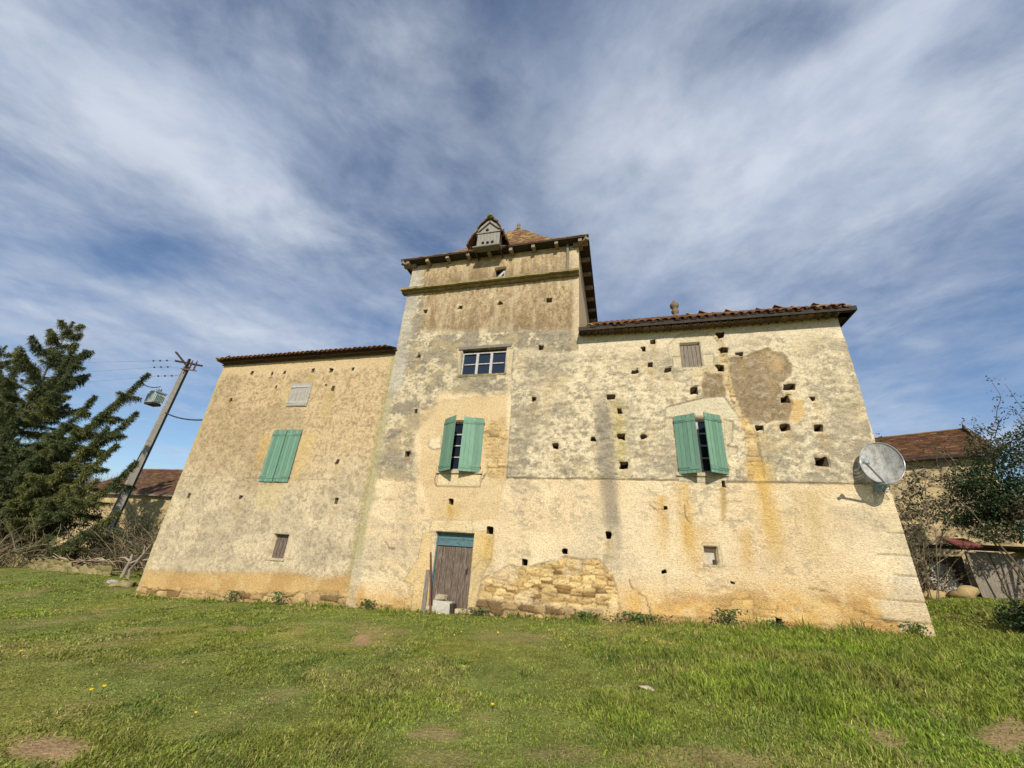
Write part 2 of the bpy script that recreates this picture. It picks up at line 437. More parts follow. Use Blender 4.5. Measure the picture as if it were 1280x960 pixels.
def soil_mask(x, y):
    """where earth shows between the grass: patches at their own places plus thin worn spots"""
    px, py = topx(x, y, ground(x, y))
    wob = 26 * (1.7 * (fbm(x * 1.6, y * 1.6, 4, 4, .65) - .5) + 1.1 * (fbm(x * 6, y * 6, 3, 9, .7) - .5))
    s = np.zeros(np.shape(x)).ravel(); wob = wob.ravel()
    for cx_, cy_, rx, ry, k in ((62, 938, 62, 26, 1.0), (452, 801, 11, 8, .95), (300, 787, 12, 5, .6), (372, 788, 14, 5, .5), (1262, 915, 34, 22, .9), (1105, 925, 26, 16, .75),
                                (545, 916, 34, 11, .6), (470, 790, 40, 8, .45), (650, 797, 55, 8, .4), (760, 800, 40, 9, .45), (905, 822, 50, 10, .5), (690, 945, 60, 14, .45),
                                (1000, 880, 60, 12, .35), (930, 950, 90, 18, .55), (825, 945, 60, 14, .5), (560, 950, 60, 14, .35), (1070, 902, 30, 14, .6)):
        d = np.hypot((px - cx_) / rx, (py - cy_) / ry) + wob / 26 * .7
        s = np.maximum(s, k * ss(1.2, .6, d))
    thin = ss(.62, .76, fbm(x * 1.1, y * 1.1, 4, 21)).ravel() * .35
    return np.clip(np.maximum(s, thin), 0, 1)


def axis(lo, hi, fine_lo, fine_hi, step):
    a = list(np.arange(fine_lo, fine_hi + 1e-6, step)); s = step; x = fine_hi
    while x < hi: s *= 1.25; x += s; a.append(x)
    s = step; x = fine_lo
    while x > lo: s *= 1.25; x -= s; a.insert(0, x)
    return np.array(a)


gx = axis(-500, 500, -24, 13, .1); gy = axis(-60, 700, 1.5, 15, .1)
GX, GY = np.meshgrid(gx, gy); gxr, gyr = GX.ravel(), GY.ravel()
GZ = ground(gxr, gyr)
near = (gyr < 30) & (gyr > .5) & (np.abs(gxr) < 45)
sm = np.zeros(len(gxr)); sm[near] = soil_mask(gxr[near], gyr[near])
f1 = fbm(gxr * 3, gyr * 3, 4, 31)[:, None]; f2 = fbm(gxr * .5, gyr * .5, 3, 33)[:, None]
lawn = np.array([.165, .185, .05]) * (.7 + .6 * f1) + np.array([.06, .03, .0]) * ss(.5, .75, f2)
earth = np.array([.34, .225, .12]) * (.75 + .5 * f1)
lawn = lawn * (.55 + .9 * fbm(gxr * 8, gyr * 8, 3, 35, .7))[:, None]; lawn = mixc(lawn, C(.10, .078, .05), ss(35, 60, gyr)); gcol = lawn * (1 - sm[:, None]) + earth * sm[:, None]
nx_, ny_ = len(gx), len(gy)
idx = np.arange(nx_ * ny_).reshape(ny_, nx_)
quads = np.stack([idx[:-1, :-1], idx[:-1, 1:], idx[1:, 1:], idx[1:, :-1]], -1).reshape(-1, 4)
GZ = GZ + sm * .03 * (fbm(gxr * 6, gyr * 6, 3, 40) - .3)
g = np_mesh('ground', np.stack([gxr, gyr, GZ], 1), quads, gcol, M['soil'], smooth=True); tag(g, kind='structure')

# ------------------------------------------------------------------ the farmhouse
house = thing('farmhouse', 'old rendered stone farmhouse with a pigeon tower between two wings and green shutters', 'house', (-4.5, 11, -1.5))
CELL = 0.025
SHADED_STONE = (.13, .088, .052)           # bare stone inside the holes, darkened to paint in their shade
CREAM, PEACH, TAN, BROWN = C(.69, .55, .35), C(.68, .52, .315), C(.45, .325, .18), C(.27, .19, .105)
GREY, WHITE, OCHRE, RUST, MOSS = C(.34, .29, .205), C(.68, .565, .375), C(.56, .35, .12), C(.44, .235, .075), C(.30, .245, .08)




def Z(k, zx, zy):      # coordinates read in one of the enlargements of the photograph -> photo pixels
    o = {1: (480, 250, 4.2667), 2: (150, 400, 3.5556), 3: (150, 580, 3.5556), 4: (420, 420, 3.5556), 5: (420, 580, 3.5556), 6: (720, 370, 3.3684), 7: (740, 560, 2.9091)}[k]
    return (o[0] + zx / o[2], o[1] + zy / o[2])


def zp(k, pts): return [Z(k, *p) for p in pts]


def stonework(x, z, sx, sz, seed):
    """rubble laid in rough courses: (tone id, height above joints)"""
    xx = x + .08 * (fbm(x * 2.5, z * 2.5, 2, seed) - .5); zz = z + .10 * (fbm(x * 1.2, z * 2, 2, seed + 5) - .5)
    row = np.floor(zz / sz)
    xx = xx + .5 * sx * vn(row * 1.7, row * 0 + .5, seed)
    _, e, idv = worley(xx / sx, zz / sz, seed, .7)
    return idv, ss(.02, .10, e)


def opening_rects(Y):
    return []


def paint_common(x, z, px, py):
    n1 = fbm(x * .55, z * .55, 4, 1); n2 = fbm(x * 2.3, z * 2.3, 4, 2); n3 = fbm(x * 9, z * 9, 3, 3); n4 = fbm(x * 20, z * 20, 2, 4)
    return n1, n2, n3, n4


def holes_relief(hl, x, z, rel, col):
    """square putlog and pigeon holes: the wall goes in; a stain may run down below"""
    for hx, hz, w, h, sl, stain in hl:
        m = np.where((np.abs(x - hx) < 1.2) & (z < hz + .3) & (z > hz - 1.6))[0]
        if not len(m): continue
        a, b = x[m] - hx, z[m] - hz
        wob = .022 * (vn(a * 18 + hx * 7, b * 18, 3) - .5)
        ins = (np.abs(a) < w / 2) & (np.abs(b) < h / 2)
        lip = (np.maximum(np.abs(a) - w / 2, np.abs(b) - h / 2) < .07 + wob * 2) & ~ins
        cc = col[m]
        st = np.clip(1 - (-b) / stain, 0, 1) * (b < 0) * ss(w * .75, w * .25, np.abs(a + .02 * np.sin(b * 6))) if stain > 0 else np.zeros(len(m))
        cc = mixc(cc, OCHRE * .62, st * (~ins) * .5 * (.4 + vn(a * 30, b * 3, 8)))
        cc = np.where((lip & (vn(a * 11 + hx, b * 11 + hz, 9) > .52))[:, None], mixc(cc, WHITE * .9, np.full(len(m), .45)), cc)
        col[m] = cc


def rock_band(col, rel, x, z, mask, sx, sz, seed, base, deep, amp=.05):
    idv, h = stonework(x, z, sx, sz, seed)
    tone = mixc(base[None] * np.ones((len(x), 1)), deep[None], idv)
    tone = tone * (.72 + .55 * vn(x * 5, z * 5, seed + 2))[:, None]
    tone = np.where((idv > .9)[:, None], tone * C(.55, .52, .5), tone)
    tone = mixc(C(.17, .115, .06)[None] * np.ones((len(x), 1)), tone, .25 + .75 * h)
    col[:] = mixc(col, tone, mask)
    rel[:] = rel * (1 - mask) + mask * (h * amp * (.35 + .9 * idv) - .035 + .012 * fbm(x * 9, z * 9, 3, seed))


def paint_main(x, z):
    px, py = topx(x, np.full(x.shape, YF), z)
    wx = px + 16 * (fbm(x * 1.5, z * 1.5, 3, 50) - .5); wy = py + 16 * (fbm(x * 1.5, z * 1.5, 3, 60) - .5)
    n1, n2, n3, n4 = paint_common(x, z, px, py)
    col = CREAM[None] * np.ones((len(x), 1))
    rel = .012 * n3 + .006 * n4
    # lower storey: cream lime render with pitted grey traces
    col = mixc(col, PEACH * .98, ss(.4, .65, n1))
    pit = ss(.51, .60, fbm(x * 6, z * 9, 5, 12, .75)) * ss(.38, .62, fbm(x * .8, z * .8, 4, 17, .6))
    col = mixc(col, GREY * .9, pit * .55); rel -= .012 * pit
    col = mixc(col, GREY * 1.1, ss(.52, .70, fbm(x * .9 + 5, z * 1.1, 5, 18, .65)) * .35)
    col = mixc(col, CREAM * 1.12, ss(.55, .7, fbm(x * 1.6, z * 1.6, 3, 14)) * .6)
    # upper storey right of the shutters and right wing: thick lumpy whitewashed coat, grey with lichen
    lump = fbm(x * 2.6, z * 6.5, 4, 22); lump2 = fbm(x * 7, z * 13, 3, 24)
    up = np.maximum(inpoly(px, wy * .15 + py * .85, [(633, 597.5), (640, 505), (634, 425), (725, 415), (800, 405), (1060, 396), (1100, 606), (860, 601)]), 0) > 0
    up = up.astype(float)
    grain = fbm(x * 9, z * 12, 5, 25, .8); drip = fbm(x * 7, z * .9, 5, 27, .65); broad = fbm(x * .9, z * 1.0, 6, 26, .68)
    smear = fbm(x * 3.5, z * 8, 5, 23, .8); lowpx = ss(800, 730, px)
    cu = mixc(WHITE[None] * np.ones((len(x), 1)), GREY * 1.25, ss(.42, .58, broad * .5 + grain * .5) * .9)
    cu = mixc(cu, GREY * .75, ss(.50, .60, broad * .5 + smear * .5) * (.30 + .35 * lowpx))
    cu = mixc(cu, GREY * .58, ss(.51, .62, grain) * .5)
    cu = mixc(cu, C(.43, .34, .21), ss(.48, .68, drip) * .45 * ss(.3, .6, broad + .1))
    cu = mixc(cu, WHITE * 1.03, ss(.53, .70, fbm(x * 3, z * 5, 4, 28, .7)) * .45)
    cu = mixc(cu, C(.54, .41, .20), ss(.58, .74, fbm(x * 1.3, z * 1.0, 4, 29, .6)) * .45)
    cu = mixc(cu, C(.37, .31, .21), ss(.3, .95, (px - 930) / 120.) * .8 * ss(.36, .56, n2 * .5 + grain * .5))
    cu = mixc(cu, GREY * .85, ss(440, 585, py + 60 * (n2 - .5)) * .38 * ss(.40, .56, grain * .6 + broad * .4))
    ru = .055 * lump + .022 * lump2 + .01 * n4
    col = mixc(col, cu, up); rel = rel * (1 - up) + ru * up
    rel = rel + up * .004
    # smooth pale coat under the right eaves
    top = up * ss(455, 425, wy) * ss(985, 880, px) + up * ss(430, 412, wy)
    col = mixc(col, C(.68, .575, .41), np.clip(top, 0, 1) * (.55 + .4 * n2)); rel = rel * (1 - .6 * np.clip(top, 0, 1))
    # tower: ochre brown roughcast at the top
    tw = ((x < -1.05) & True).astype(float)
    speck = ss(.49, .60, fbm(x * 11, z * 7, 5, 71, .8))
    tt = tw * ss(428, 412, py + 22 * (fbm(x * 1.4, z * 1.4, 3, 80) - .5))
    zt = (z - 6.3) / 2.6
    ct = mixc(TAN[None] * .88 * np.ones((len(x), 1)), C(.56, .43, .26), np.clip(zt + (n2 - .5) * 1.2, 0, 1))
    ct = mixc(ct, BROWN, speck * (.6 + .3 * (n1 > .5)))
    topb = ss(9.0, 9.1, z)
    z2 = (z - 9.05) / 1.05
    ct = np.where((topb > .5)[:, None], mixc(mixc(BROWN[None] * np.ones((len(x), 1)), C(.54, .40, .23), np.clip(z2 * 1.5 + (n2 - .5) * 1.4, 0, 1)), BROWN, speck * .4), ct)
    dr2 = fbm(x * 9, z * 1.3, 5, 78, .72); wgt = np.where(topb > .5, .9 - .6 * np.clip(z2, 0, 1), .95 - .55 * np.clip(zt, 0, 1))
    ct = mixc(ct, BROWN * 1.05, ss(.40, .58, dr2) * wgt * .95)
    ct = mixc(ct, C(.64, .51, .32), ss(.5, .62, fbm(x * 5, z * 2.5, 5, 79, .75)) * (1 - wgt) * .8)
    ct = mixc(ct, BROWN * .8, ss(.48, .58, fbm(x * 8, z * 5, 5, 81, .82)) * np.clip(wgt + .1, 0, 1) * .6); ct = ct * (1 - .16 * wgt)[:, None]
    streakv = ss(.55, .7, fbm(x * 6, z * .7, 3, 77))
    ct = mixc(ct, C(.60, .50, .34), streakv * .3)
    col = mixc(col, ct, tt); rel = rel * (1 - tt) + tt * (.022 * n3 + .012 * n4)
    # tower: grey rough left strip and around the small-paned window
    gl = tw * np.clip(inpoly(wx, wy, [(488, 440), (515, 350), (536, 350), (545, 420), (600, 410), (640, 412), (722, 410), (722, 440), (640, 440), (640, 492), (552, 492), (518, 560), (516, 597), (478, 597), (470, 560)]) / 6 + .5, 0, 1) * (1 - ss(418, 408, py) * (px > 530))
    cg = mixc(GREY[None] * .88 * np.ones((len(x), 1)), WHITE * .88, ss(.46, .56, fbm(x * 1.8, z * 2.2, 6, 35, .75)))
    cg = mixc(cg, GREY * .55, ss(.51, .61, fbm(x * 8, z * 13, 4, 36, .8)) * .65); cg = mixc(cg, C(.50, .39, .21), ss(.55, .68, n2) * .4)
    col = mixc(col, cg, gl); rel = rel * (1 - gl) + gl * (.04 * lump + .02 * lump2)
    # smooth tan patch round the first floor shutters, masonry showing on its right
    tp = tw * np.clip(inpoly(px + (wx - px) * .3, wy, [(526, 508), (634, 492), (632, 600), (622, 655), (540, 655), (524, 600)]) / 3 + .5, 0, 1)
    col = mixc(col, mixc(C(.50, .35, .17)[None] * np.ones((len(x), 1)), C(.62, .46, .25), n2 * 1.1), tp * .6); rel = rel * (1 - tp) + tp * (.008 * n3 - .01)
    ms = tw * np.clip(inpoly(wx, wy, [(607, 527), (633, 522), (632, 596), (608, 596), (604, 560)]) / 5 + .5, 0, 1) * ss(.25, .55, n2 + .25)
    rock_band(col, rel, x, z, ms * .8, .30, .10, 3, C(.58, .42, .20), C(.48, .31, .13), .035)
    # chimney-side dark stripe running down
    dsx = 745 + (py - 420) * .085
    ds = np.exp(-((px - dsx + 7 * (fbm(x * 2, z * 1.0, 3, 90) - .5)) / 10.5) ** 4) * ss(470, 530, py) * ss(725, 640, py)
    col = mixc(col, C(.19, .165, .13), ds * (.50 + .35 * n2)); 
    # gold lichen next to it, upper half
    gs = np.exp(-((px - dsx - 19) / 7.) ** 2) * ss(490, 515, py) * ss(600, 570, py)
    col = mixc(col, C(.46, .36, .12), gs * .6)
    # brown cement patch
    bp = np.clip(inpoly(wx, wy, zp(6, [(632, 272), (700, 262), (790, 240), (860, 245), (900, 290), (903, 335), (868, 372), (880, 430), (912, 445), (908, 532), (720, 535), (690, 490), (650, 400)])) / 2.5 + .5, 0, 1)
    bp2 = np.clip(inpoly(wx, wy, zp(6, [(535, 320), (622, 325), (640, 395), (620, 425), (535, 428)])) / 2.5 + .5, 0, 1)
    cb = mixc(C(.29, .215, .13)[None] * np.ones((len(x), 1)), C(.46, .32, .15), ss(.38, .58, n2) * ss(935, 985, px + (455 - py) * .55))
    cb = mixc(cb, BROWN * .62, ss(.47, .6, fbm(x * 9, z * 9, 5, 44, .8)) * .6); cb = mixc(cb, C(.50, .42, .30), ss(.56, .66, fbm(x * 6, z * 9, 4, 45, .75)) * .45)
    for q in (bp, bp2): col = mixc(col, cb, q); rel = rel * (1 - q) + q * (.008 * n4 + .0)
    lim = np.clip(inpoly(wx, wy, zp(6, [(905, 430), (960, 450), (970, 500), (945, 540), (915, 535)])) / 2.5 + .5, 0, 1); col = mixc(col, C(.58, .40, .18), lim)
    # crack with stones from the eaves down, ochre masonry below
    dcr = nearline(px + 5 * (n3 - .5), py + 5 * (n3 - .5), zp(6, [(560, 155), (600, 170), (618, 250), (628, 300), (648, 400), (690, 500), (705, 540)]))
    ck = ss(5.5, 3, dcr)
    rock_band(col, rel, x, z, ck * .9, .16, .10, 6, C(.60, .48, .28), C(.50, .34, .15), .05)
    ex = np.clip(inpoly(wx, py, zp(6, [(690, 520), (735, 510), (765, 600), (785, 770), (715, 780), (712, 640)])) / 3 + .5, 0, 1)
    rock_band(col, rel, x, z, ex * .75 * ss(.2, .45, n2 + .1), .32, .11, 7, C(.60, .44, .20), C(.50, .32, .11), .03)
    # ochre runs
    def run(x0, x1, y0, y1, w, k, c=OCHRE, sd=0):
        nonlocal col
        cx_ = x0 + (x1 - x0) * np.clip((py - y0) / (y1 - y0), 0, 1)
        q = np.exp(-((px - cx_ + 6 * (fbm(x * 3, z * 1.5, 3, 95 + sd) - .5)) / w) ** 2) * ss(y0 - 3, y0 + 6, py) * ss(y1, y1 - (y1 - y0) * .55, py)
        col = mixc(col, c, np.clip(q * k * 1.3 * (.35 + 1.3 * fbm(x * 7, z * 1.2, 3, 99 + sd)), 0, 1))
    run(945, 985, 575, 745, 15, .62, C(.56, .37, .13), 1); run(852, 866, 600, 735, 8, .7, C(.55, .36, .13), 2); run(903, 906, 604, 670, 4, .6, C(.42, .30, .13), 3); run(826, 832, 618, 720, 9, .5, OCHRE, 4)
    run(565, 566, 627, 655, 8, .75, C(.57, .37, .12), 5); run(610, 607, 664, 722, 7, .8, C(.56, .35, .11), 6); run(1010, 1030, 612, 735, 22, .4, C(.46, .34, .15), 7); run(930, 935, 660, 730, 10, .4, OCHRE, 8)
    run(870, 880, 655, 740, 20, .35, OCHRE, 9); run(515, 500, 570, 700, 10, .25, GREY, 10)
    gry = np.exp(-((px - 1062) / 26.) ** 2 - ((py - 640) / 30.) ** 2) * .6; col = mixc(col, GREY * 1.05, gry * ss(.35, .6, n2 + .1))
    # straight joint between the two coats, left of the stairs
    ln = ss(2.0, .9, np.abs(z - 2.03 - .006 * np.sin(x * 3))) * ((px > 634) | (px < 516)) * (px < 1100)
    jt = np.exp(-((z - (2.03 + .012 * (n2 - .5))) / .014) ** 2) * ((px > 633) & (px < 945) | (px > 948) & (px < 1100))
    col = mixc(col, GREY * .5, jt * .7 * ss(.25, .55, n3)); rel = rel - .008 * jt
    # foot of the wall: damp ochre, bare rubble
    base = np.interp(x, [-7.5, -1.5, 1.2, 5.9], [-1.65, -1.32, -1.2, -1.0])
    hgt = z - base
    och = ss(1.2, .35, hgt + .7 * (fbm(x * .9, z * 1.6, 4, 55) - .5)) * ss(740, 800, px) + ss(.85, .15, hgt + .7 * (fbm(x * .9, z * 1.6, 4, 56) - .5)) * (px < 560)
    oc = mixc(C(.60, .365, .115)[None] * np.ones((len(x), 1)), C(.48, .285, .105), ss(.4, .65, fbm(x * 1.7, z * 2.4, 4, 57)))
    oc = mixc(oc, C(.66, .49, .25), ss(.52, .66, fbm(x * 3.3, z * 4, 3, 58)) * .6)
    col = mixc(col, oc, np.clip(och, 0, 1) * .92)
    lowst = ss(.80, .50, hgt + .45 * (fbm(x * 1.2, z * 2, 3, 59) - .5)) * np.clip(ss(.45, .55, fbm(x * .8, z * 1.5, 3, 63)) + (px > 900) * .3 + (hgt < .16) * .9, 0, 1) * ((px < 540) | (px > 770))
    rock_band(col, rel, x, z, lowst * .75, .40, .15, 8, C(.62, .41, .16), C(.47, .265, .09), .03)
    spl = ss(.22, .0, hgt + .16 * (fbm(x * 2.2, z * 3, 4, 64, .65) - .5)); col = mixc(col, C(.25, .165, .085), spl * .65)
    # big bare rubble patch right of the door
    rb = np.clip(inpoly(wx, wy, [(584, 800), (597, 745), (606, 722), (618, 712), (640, 704), (665, 706), (692, 700), (712, 694), (730, 701), (752, 704), (768, 716), (776, 740), (785, 800)]) / 4 + .5, 0, 1)
    small = ss(-1.12, -.98, z + .0 * x)
    rock_band(col, rel, x, z, rb * small, .32, .085, 9, C(.68, .50, .23), C(.42, .26, .10), .035)
    rock_band(col, rel, x, z, rb * (1 - small), .36, .155, 10, C(.56, .39, .17), C(.31, .21, .105), .055)
    lipm = np.clip(rb * (1 - rb) * 4, 0, 1) * ss(.3, .55, n3); col = mixc(col, C(.27, .19, .11), lipm * .55); rel = rel - .012 * lipm
    for ckl, wd in ((zp(7, [(135, 480), (150, 520), (200, 545), (212, 600)]), .9), (zp(5, [(690, 425), (650, 480), (612, 560), (580, 660)]), 1.0), (zp(5, [(215, 340), (235, 370), (258, 382)]), .9), (zp(6, [(315, 885), (340, 902), (385, 896)]), 1.0), (zp(6, [(455, 880), (462, 930), (485, 960)]), .8), (zp(7, [(790, 510), (840, 520), (870, 525)]), .8), (zp(4, [(450, 600), (440, 640), (445, 668)]), .7), (zp(4, [(668, 600), (650, 640), (640, 668)]), .9)):
        dk = nearline(px + 4 * (n3 - .5), py + 4 * (n4 - .5), ckl); ckm = ss(wd + .5, wd * .3, dk) * ss(.25, .5, n3 + .1); col = mixc(col, C(.16, .105, .06), ckm * .75); rel = rel - .02 * ckm
    vis = rb * ss(.5, .62, n2) * small; col = mixc(col, CREAM * .95, vis * .5)
    # dressed stones: surrounds of the openings and quoins of the right corner
    def dressed(poly, c, k=.85, soft=1.5, j=None):
        nonlocal col, rel
        q = np.clip(inpoly(px + (wx - px) * .12, py + (wy - py) * .12, poly) / soft + .5, 0, 1)
        col = mixc(col, c * (.85 + .3 * n2)[:, None], q * k); rel = rel * (1 - q) + q * (.012 + .006 * n4)
        e = np.abs(inpoly(px, py, poly)); jn = ss(1.1, .3, e); col = mixc(col, GREY * .6, jn * .45); rel = rel - .008 * jn
    S1, S2 = C(.56, .475, .315), C(.62, .49, .27)
    dressed(zp(6, [(385, 210), (430, 165), (510, 152), (570, 165), (605, 205), (605, 240), (522, 240), (522, 196), (437, 200), (437, 255), (390, 255)]), S1)
    dressed(zp(6, [(405, 258), (442, 256), (446, 302), (412, 302)]), S1); dressed(zp(6, [(530, 245), (578, 245), (580, 296), (538, 298)]), S1)
    dressed(zp(6, [(378, 470), (540, 430), (622, 425), (690, 515), (612, 512), (600, 500), (405, 505), (375, 512)]), C(.58, .50, .345))
    dressed(zp(6, [(375, 515), (410, 515), (414, 600), (372, 600)]), S1); dressed(zp(6, [(620, 520), (660, 530), (655, 620), (630, 620)]), S1); dressed(zp(6, [(635, 632), (680, 640), (672, 668), (640, 670)]), S1)
    dressed(zp(6, [(425, 762), (640, 762), (630, 790), (435, 782)]), S1 * .95)
    dressed(zp(5, [(425, 250), (600, 250), (612, 300), (415, 302)]), C(.64, .50, .29)); dressed(zp(5, [(385, 310), (424, 302), (415, 665), (330, 660), (345, 540), (300, 520), (365, 420)]), C(.60, .43, .20), .75)
    dressed(zp(5, [(608, 300), (700, 300), (690, 420), (600, 470)]), C(.62, .44, .17), .7); dressed(zp(5, [(600, 480), (640, 430), (690, 425), (650, 500), (620, 640), (582, 640)]), C(.58, .42, .20), .75)
    dressed(zp(4, [(455, 610), (645, 612), (640, 672), (445, 668)]), C(.63, .50, .30)); dressed(zp(4, [(415, 460), (468, 440), (466, 500), (430, 505), (410, 490)]), C(.66, .54, .36))
    dressed(zp(4, [(535, 55), (555, 50), (556, 175), (545, 180)]), C(.50, .41, .26)); dressed(zp(4, [(755, 55), (790, 60), (780, 175), (755, 170)]), C(.60, .49, .30))
    dressed(zp(7, [(402, 345), (462, 348), (480, 432), (400, 432), (404, 424), (466, 424), (455, 357), (402, 356)]), C(.56, .46, .28))
    zq = [-1.02, -.72, -.35, .12, .52, .98, 1.5]
    for i in range(6):
        w = (.62, 1.05, .78, .42, .7, .38)[i]; w2 = w * (.95 if i % 2 else 1.05)
        a = (5.94 - w, zq[i] + .012, 5.94, zq[i + 1] - .012)
        q = ((x > a[0] + .03 * (n3 - .5)) & (z > a[1]) & (z < a[3])).astype(float)
        c = (C(.58, .49, .33), C(.58, .52, .40), C(.57, .52, .41), C(.56, .50, .36), C(.58, .48, .30), C(.60, .49, .29))[i]
        fade = q * (ss(a[0], a[0] + .25, x + .8 * (n2 - .5)) * .48)
        col = mixc(col, c * (.8 + .4 * n2)[:, None], fade); rel = np.where(q > 0, .014 + .006 * n4, rel)
        jn = ((np.abs(z - zq[i]) < .014) & (x > 5.94 - w * .9)).astype(float) * ss(.3, .5, n2 + .1); col = mixc(col, GREY * .55, jn * .6); rel -= .006 * jn
    # mossy corner strip where the left wing meets the tower
    mo = ss(.30, .12, x + 7.5 + .10 * (n2 - .5)) * ss(6.6, 5.5, z)
    col = mixc(col, mixc(C(.36, .31, .13)[None] * np.ones((len(x), 1)), C(.40, .36, .25), n3), mo * .85 * ss(-1.6, -.2, z))
    qb = ((x < -7.05 - .2 * vn(np.floor(z / .33), z * 0, 4)) & (z < -.3)).astype(float); col = mixc(col, C(.47, .40, .27) * (.8 + .4 * n2)[:, None], qb * .6)
    qs = ss(.55, .35, x + 7.5 + .3 * (vn(np.floor(z / .36), z * 0, 6) - .5)) * ss(4.6, 5, z); col = mixc(col, C(.46, .42, .34) * (.75 + .5 * n2)[:, None], qs * .7)
    # tower right corner pale edge
    te = ss(-1.32, -1.18, x + .12 * (n3 - .5)) * ss(6.3, 6.5, z); col = mixc(col, C(.60, .48, .31), te * .7)
    return col, rel


def paint_left(x, z):
    px, py = topx(x, np.full(x.shape, YL), z)
    n1, n2, n3, n4 = paint_common(x + 31, z, px, py)
    speck = ss(.49, .60, fbm(x * 11, z * 10, 5, 171, .8))
    low = ss(3.2, .6, z + 1.6 * (fbm(x * .9, z * .9, 4, 180) - .5)) * .85
    up = mixc(C(.55, .41, .235)[None] * np.ones((len(x), 1)), C(.43, .32, .18), ss(.42, .62, n1))
    up = mixc(up, BROWN * .85, speck * .62); up = mixc(up, C(.56, .43, .26), ss(.55, .68, fbm(x * 4, z * 5, 3, 172)) * .4)
    lw = mixc(C(.62, .51, .34)[None] * np.ones((len(x), 1)), C(.47, .39, .265), ss(.42, .6, fbm(x * 1.2, z * 1.4, 4, 173)))
    lw = mixc(lw, GREY * .65, speck * .5); lw = mixc(lw, C(.62, .51, .34), ss(.54, .66, fbm(x * 3, z * 4.5, 3, 174)) * .5)
    col = mixc(up, lw, low); rel = .022 * n3 + .014 * n4 + .02 * fbm(x * 4, z * 7, 3, 175)
    tp = ss(5.75, 6.1, z + .25 * (n2 - .5)); col = mixc(col, C(.56, .42, .235), tp * .9); rel = rel * (1 - .7 * tp)
    # patches round the openings
    for poly, c, k in ((zp(2, [(620, 512), (685, 512), (660, 600), (610, 660)]), C(.50, .34, .14), .7), (zp(2, [(812, 500), (880, 500), (850, 600), (800, 700), (760, 720)]), C(.58, .42, .19), .7),
                       (zp(2, [(735, 300), (762, 290), (742, 380), (720, 380)]), C(.52, .40, .16), .6), (zp(2, [(720, 400), (832, 400), (815, 486), (690, 486)]), C(.36, .28, .16), .5),
                       (zp(2, [(600, 740), (740, 730), (700, 850), (600, 830)]), C(.55, .44, .22), .5)):
        q = np.clip(inpoly(px + 8 * (n2 - .5), py + 8 * (n3 - .5), poly) / 4 + .5, 0, 1); col = mixc(col, c, q * k)
    for a, b, c2 in ((zp(2, [(610, 690), (605, 780)]), 2.0, GREY * .8), (zp(2, [(935, 320), (915, 440)]), 6, C(.42, .33, .12)), (zp(2, [(850, 260), (850, 300)]), 5, C(.45, .36, .12))):
        col = mixc(col, c2, ss(b * 1.6, b * .4, nearline(px, py, a)) * .4)
    jt = np.exp(-((z - 1.88 - .01 * (n2 - .5)) / .012) ** 2) * ss(.4, .5, vn(x * .7, z * 0, 5)); col = mixc(col, GREY * .5, jt * .5); rel -= .008 * jt
    base = np.interp(x, [-15.5, -7.5], [-2.05, -1.66]); h = z - base
    och = ss(.98, .70, h + .35 * (fbm(x * .8, z * 1.8, 4, 176) - .5))
    oc = mixc(C(.54, .35, .14)[None] * np.ones((len(x), 1)), C(.46, .28, .105), ss(.4, .65, fbm(x * 1.3, z * 2.2, 4, 177)))
    oc = mixc(oc, C(.60, .44, .21), ss(.55, .68, n2) * .5)
    col = mixc(col, oc, och * .92); rel = rel * (1 - .6 * och)
    tr = ss(1.2, 1.0, h) * ss(.9, 1.0, h) * 0
    bst = ss(.40, .30, h + .22 * (fbm(x * 1.3, z * 2, 3, 178) - .5))
    rock_band(col, rel, x, z, bst, .48, .17, 12, C(.52, .36, .165), C(.40, .26, .115), .055)
    mo = ss(-7.78, -7.6, x + .12 * (n2 - .5)); col = mixc(col, C(.35, .30, .13), mo * .7 * ss(-1.3, -.3, z))
    ed = ss(-15.2, -15.4, x + .1 * (n2 - .5)); col = mixc(col, C(.46, .37, .20), ed * .6)
    return col, rel


def rect_of(tl, br, Y):
    a, b = at(*tl, Y), at(*br, Y); return [a[0], b[2], b[0], a[2]]          # x0, z0, x1, z1


OPEN_MAIN = {}
OPEN_LEFT = {}


def qrect(pts, Y):
    P = [at(*p, Y) for p in pts]; xs = sorted(p[0] for p in P); zs = sorted(p[2] for p in P)
    return [(xs[0] + xs[1]) / 2, (zs[0] + zs[1]) / 2, (xs[2] + xs[3]) / 2, (zs[2] + zs[3]) / 2]


snap = lambda r: [round(v / CELL) * CELL for v in r]
OM = OPEN_MAIN
r = qrect(zp(5, [(425, 302), (608, 302), (590, 640), (420, 640)]), YF); r[1] = -1.75; OM['door'] = (snap(r), .22)
OM['tower_window'] = (snap(qrect(zp(1, [(410, 805), (655, 785), (648, 925), (412, 935)]), YF)), .16)
OM['tower_shutters'] = (snap(qrect(zp(4, [(487, 375), (655, 375), (640, 600), (470, 600)]), YF)), .2)
OM['right_shutters'] = (snap(qrect(zp(6, [(418, 512), (606, 512), (632, 745), (434, 750)]), YF)), .2)
OM['attic'] = (snap(qrect(zp(6, [(437, 200), (522, 196), (535, 300), (447, 305)]), YF)), .12)
OM['niche'] = (snap(qrect(zp(7, [(403, 357), (455, 357), (465, 425), (412, 425)]), YF)), .26)
OM['pigeon'] = (snap(qrect(zp(1, [(587, 362), (650, 358), (645, 415), (590, 418)]), YF)), .2)
OL = OPEN_LEFT
OL['cellar'] = (snap(qrect(zp(3, [(682, 312), (755, 312), (728, 418), (662, 418)]), YL)), .2)
OL['shutters'] = (snap(qrect(zp(2, [(690, 495), (805, 495), (752, 715), (632, 715)]), YL)), .12)
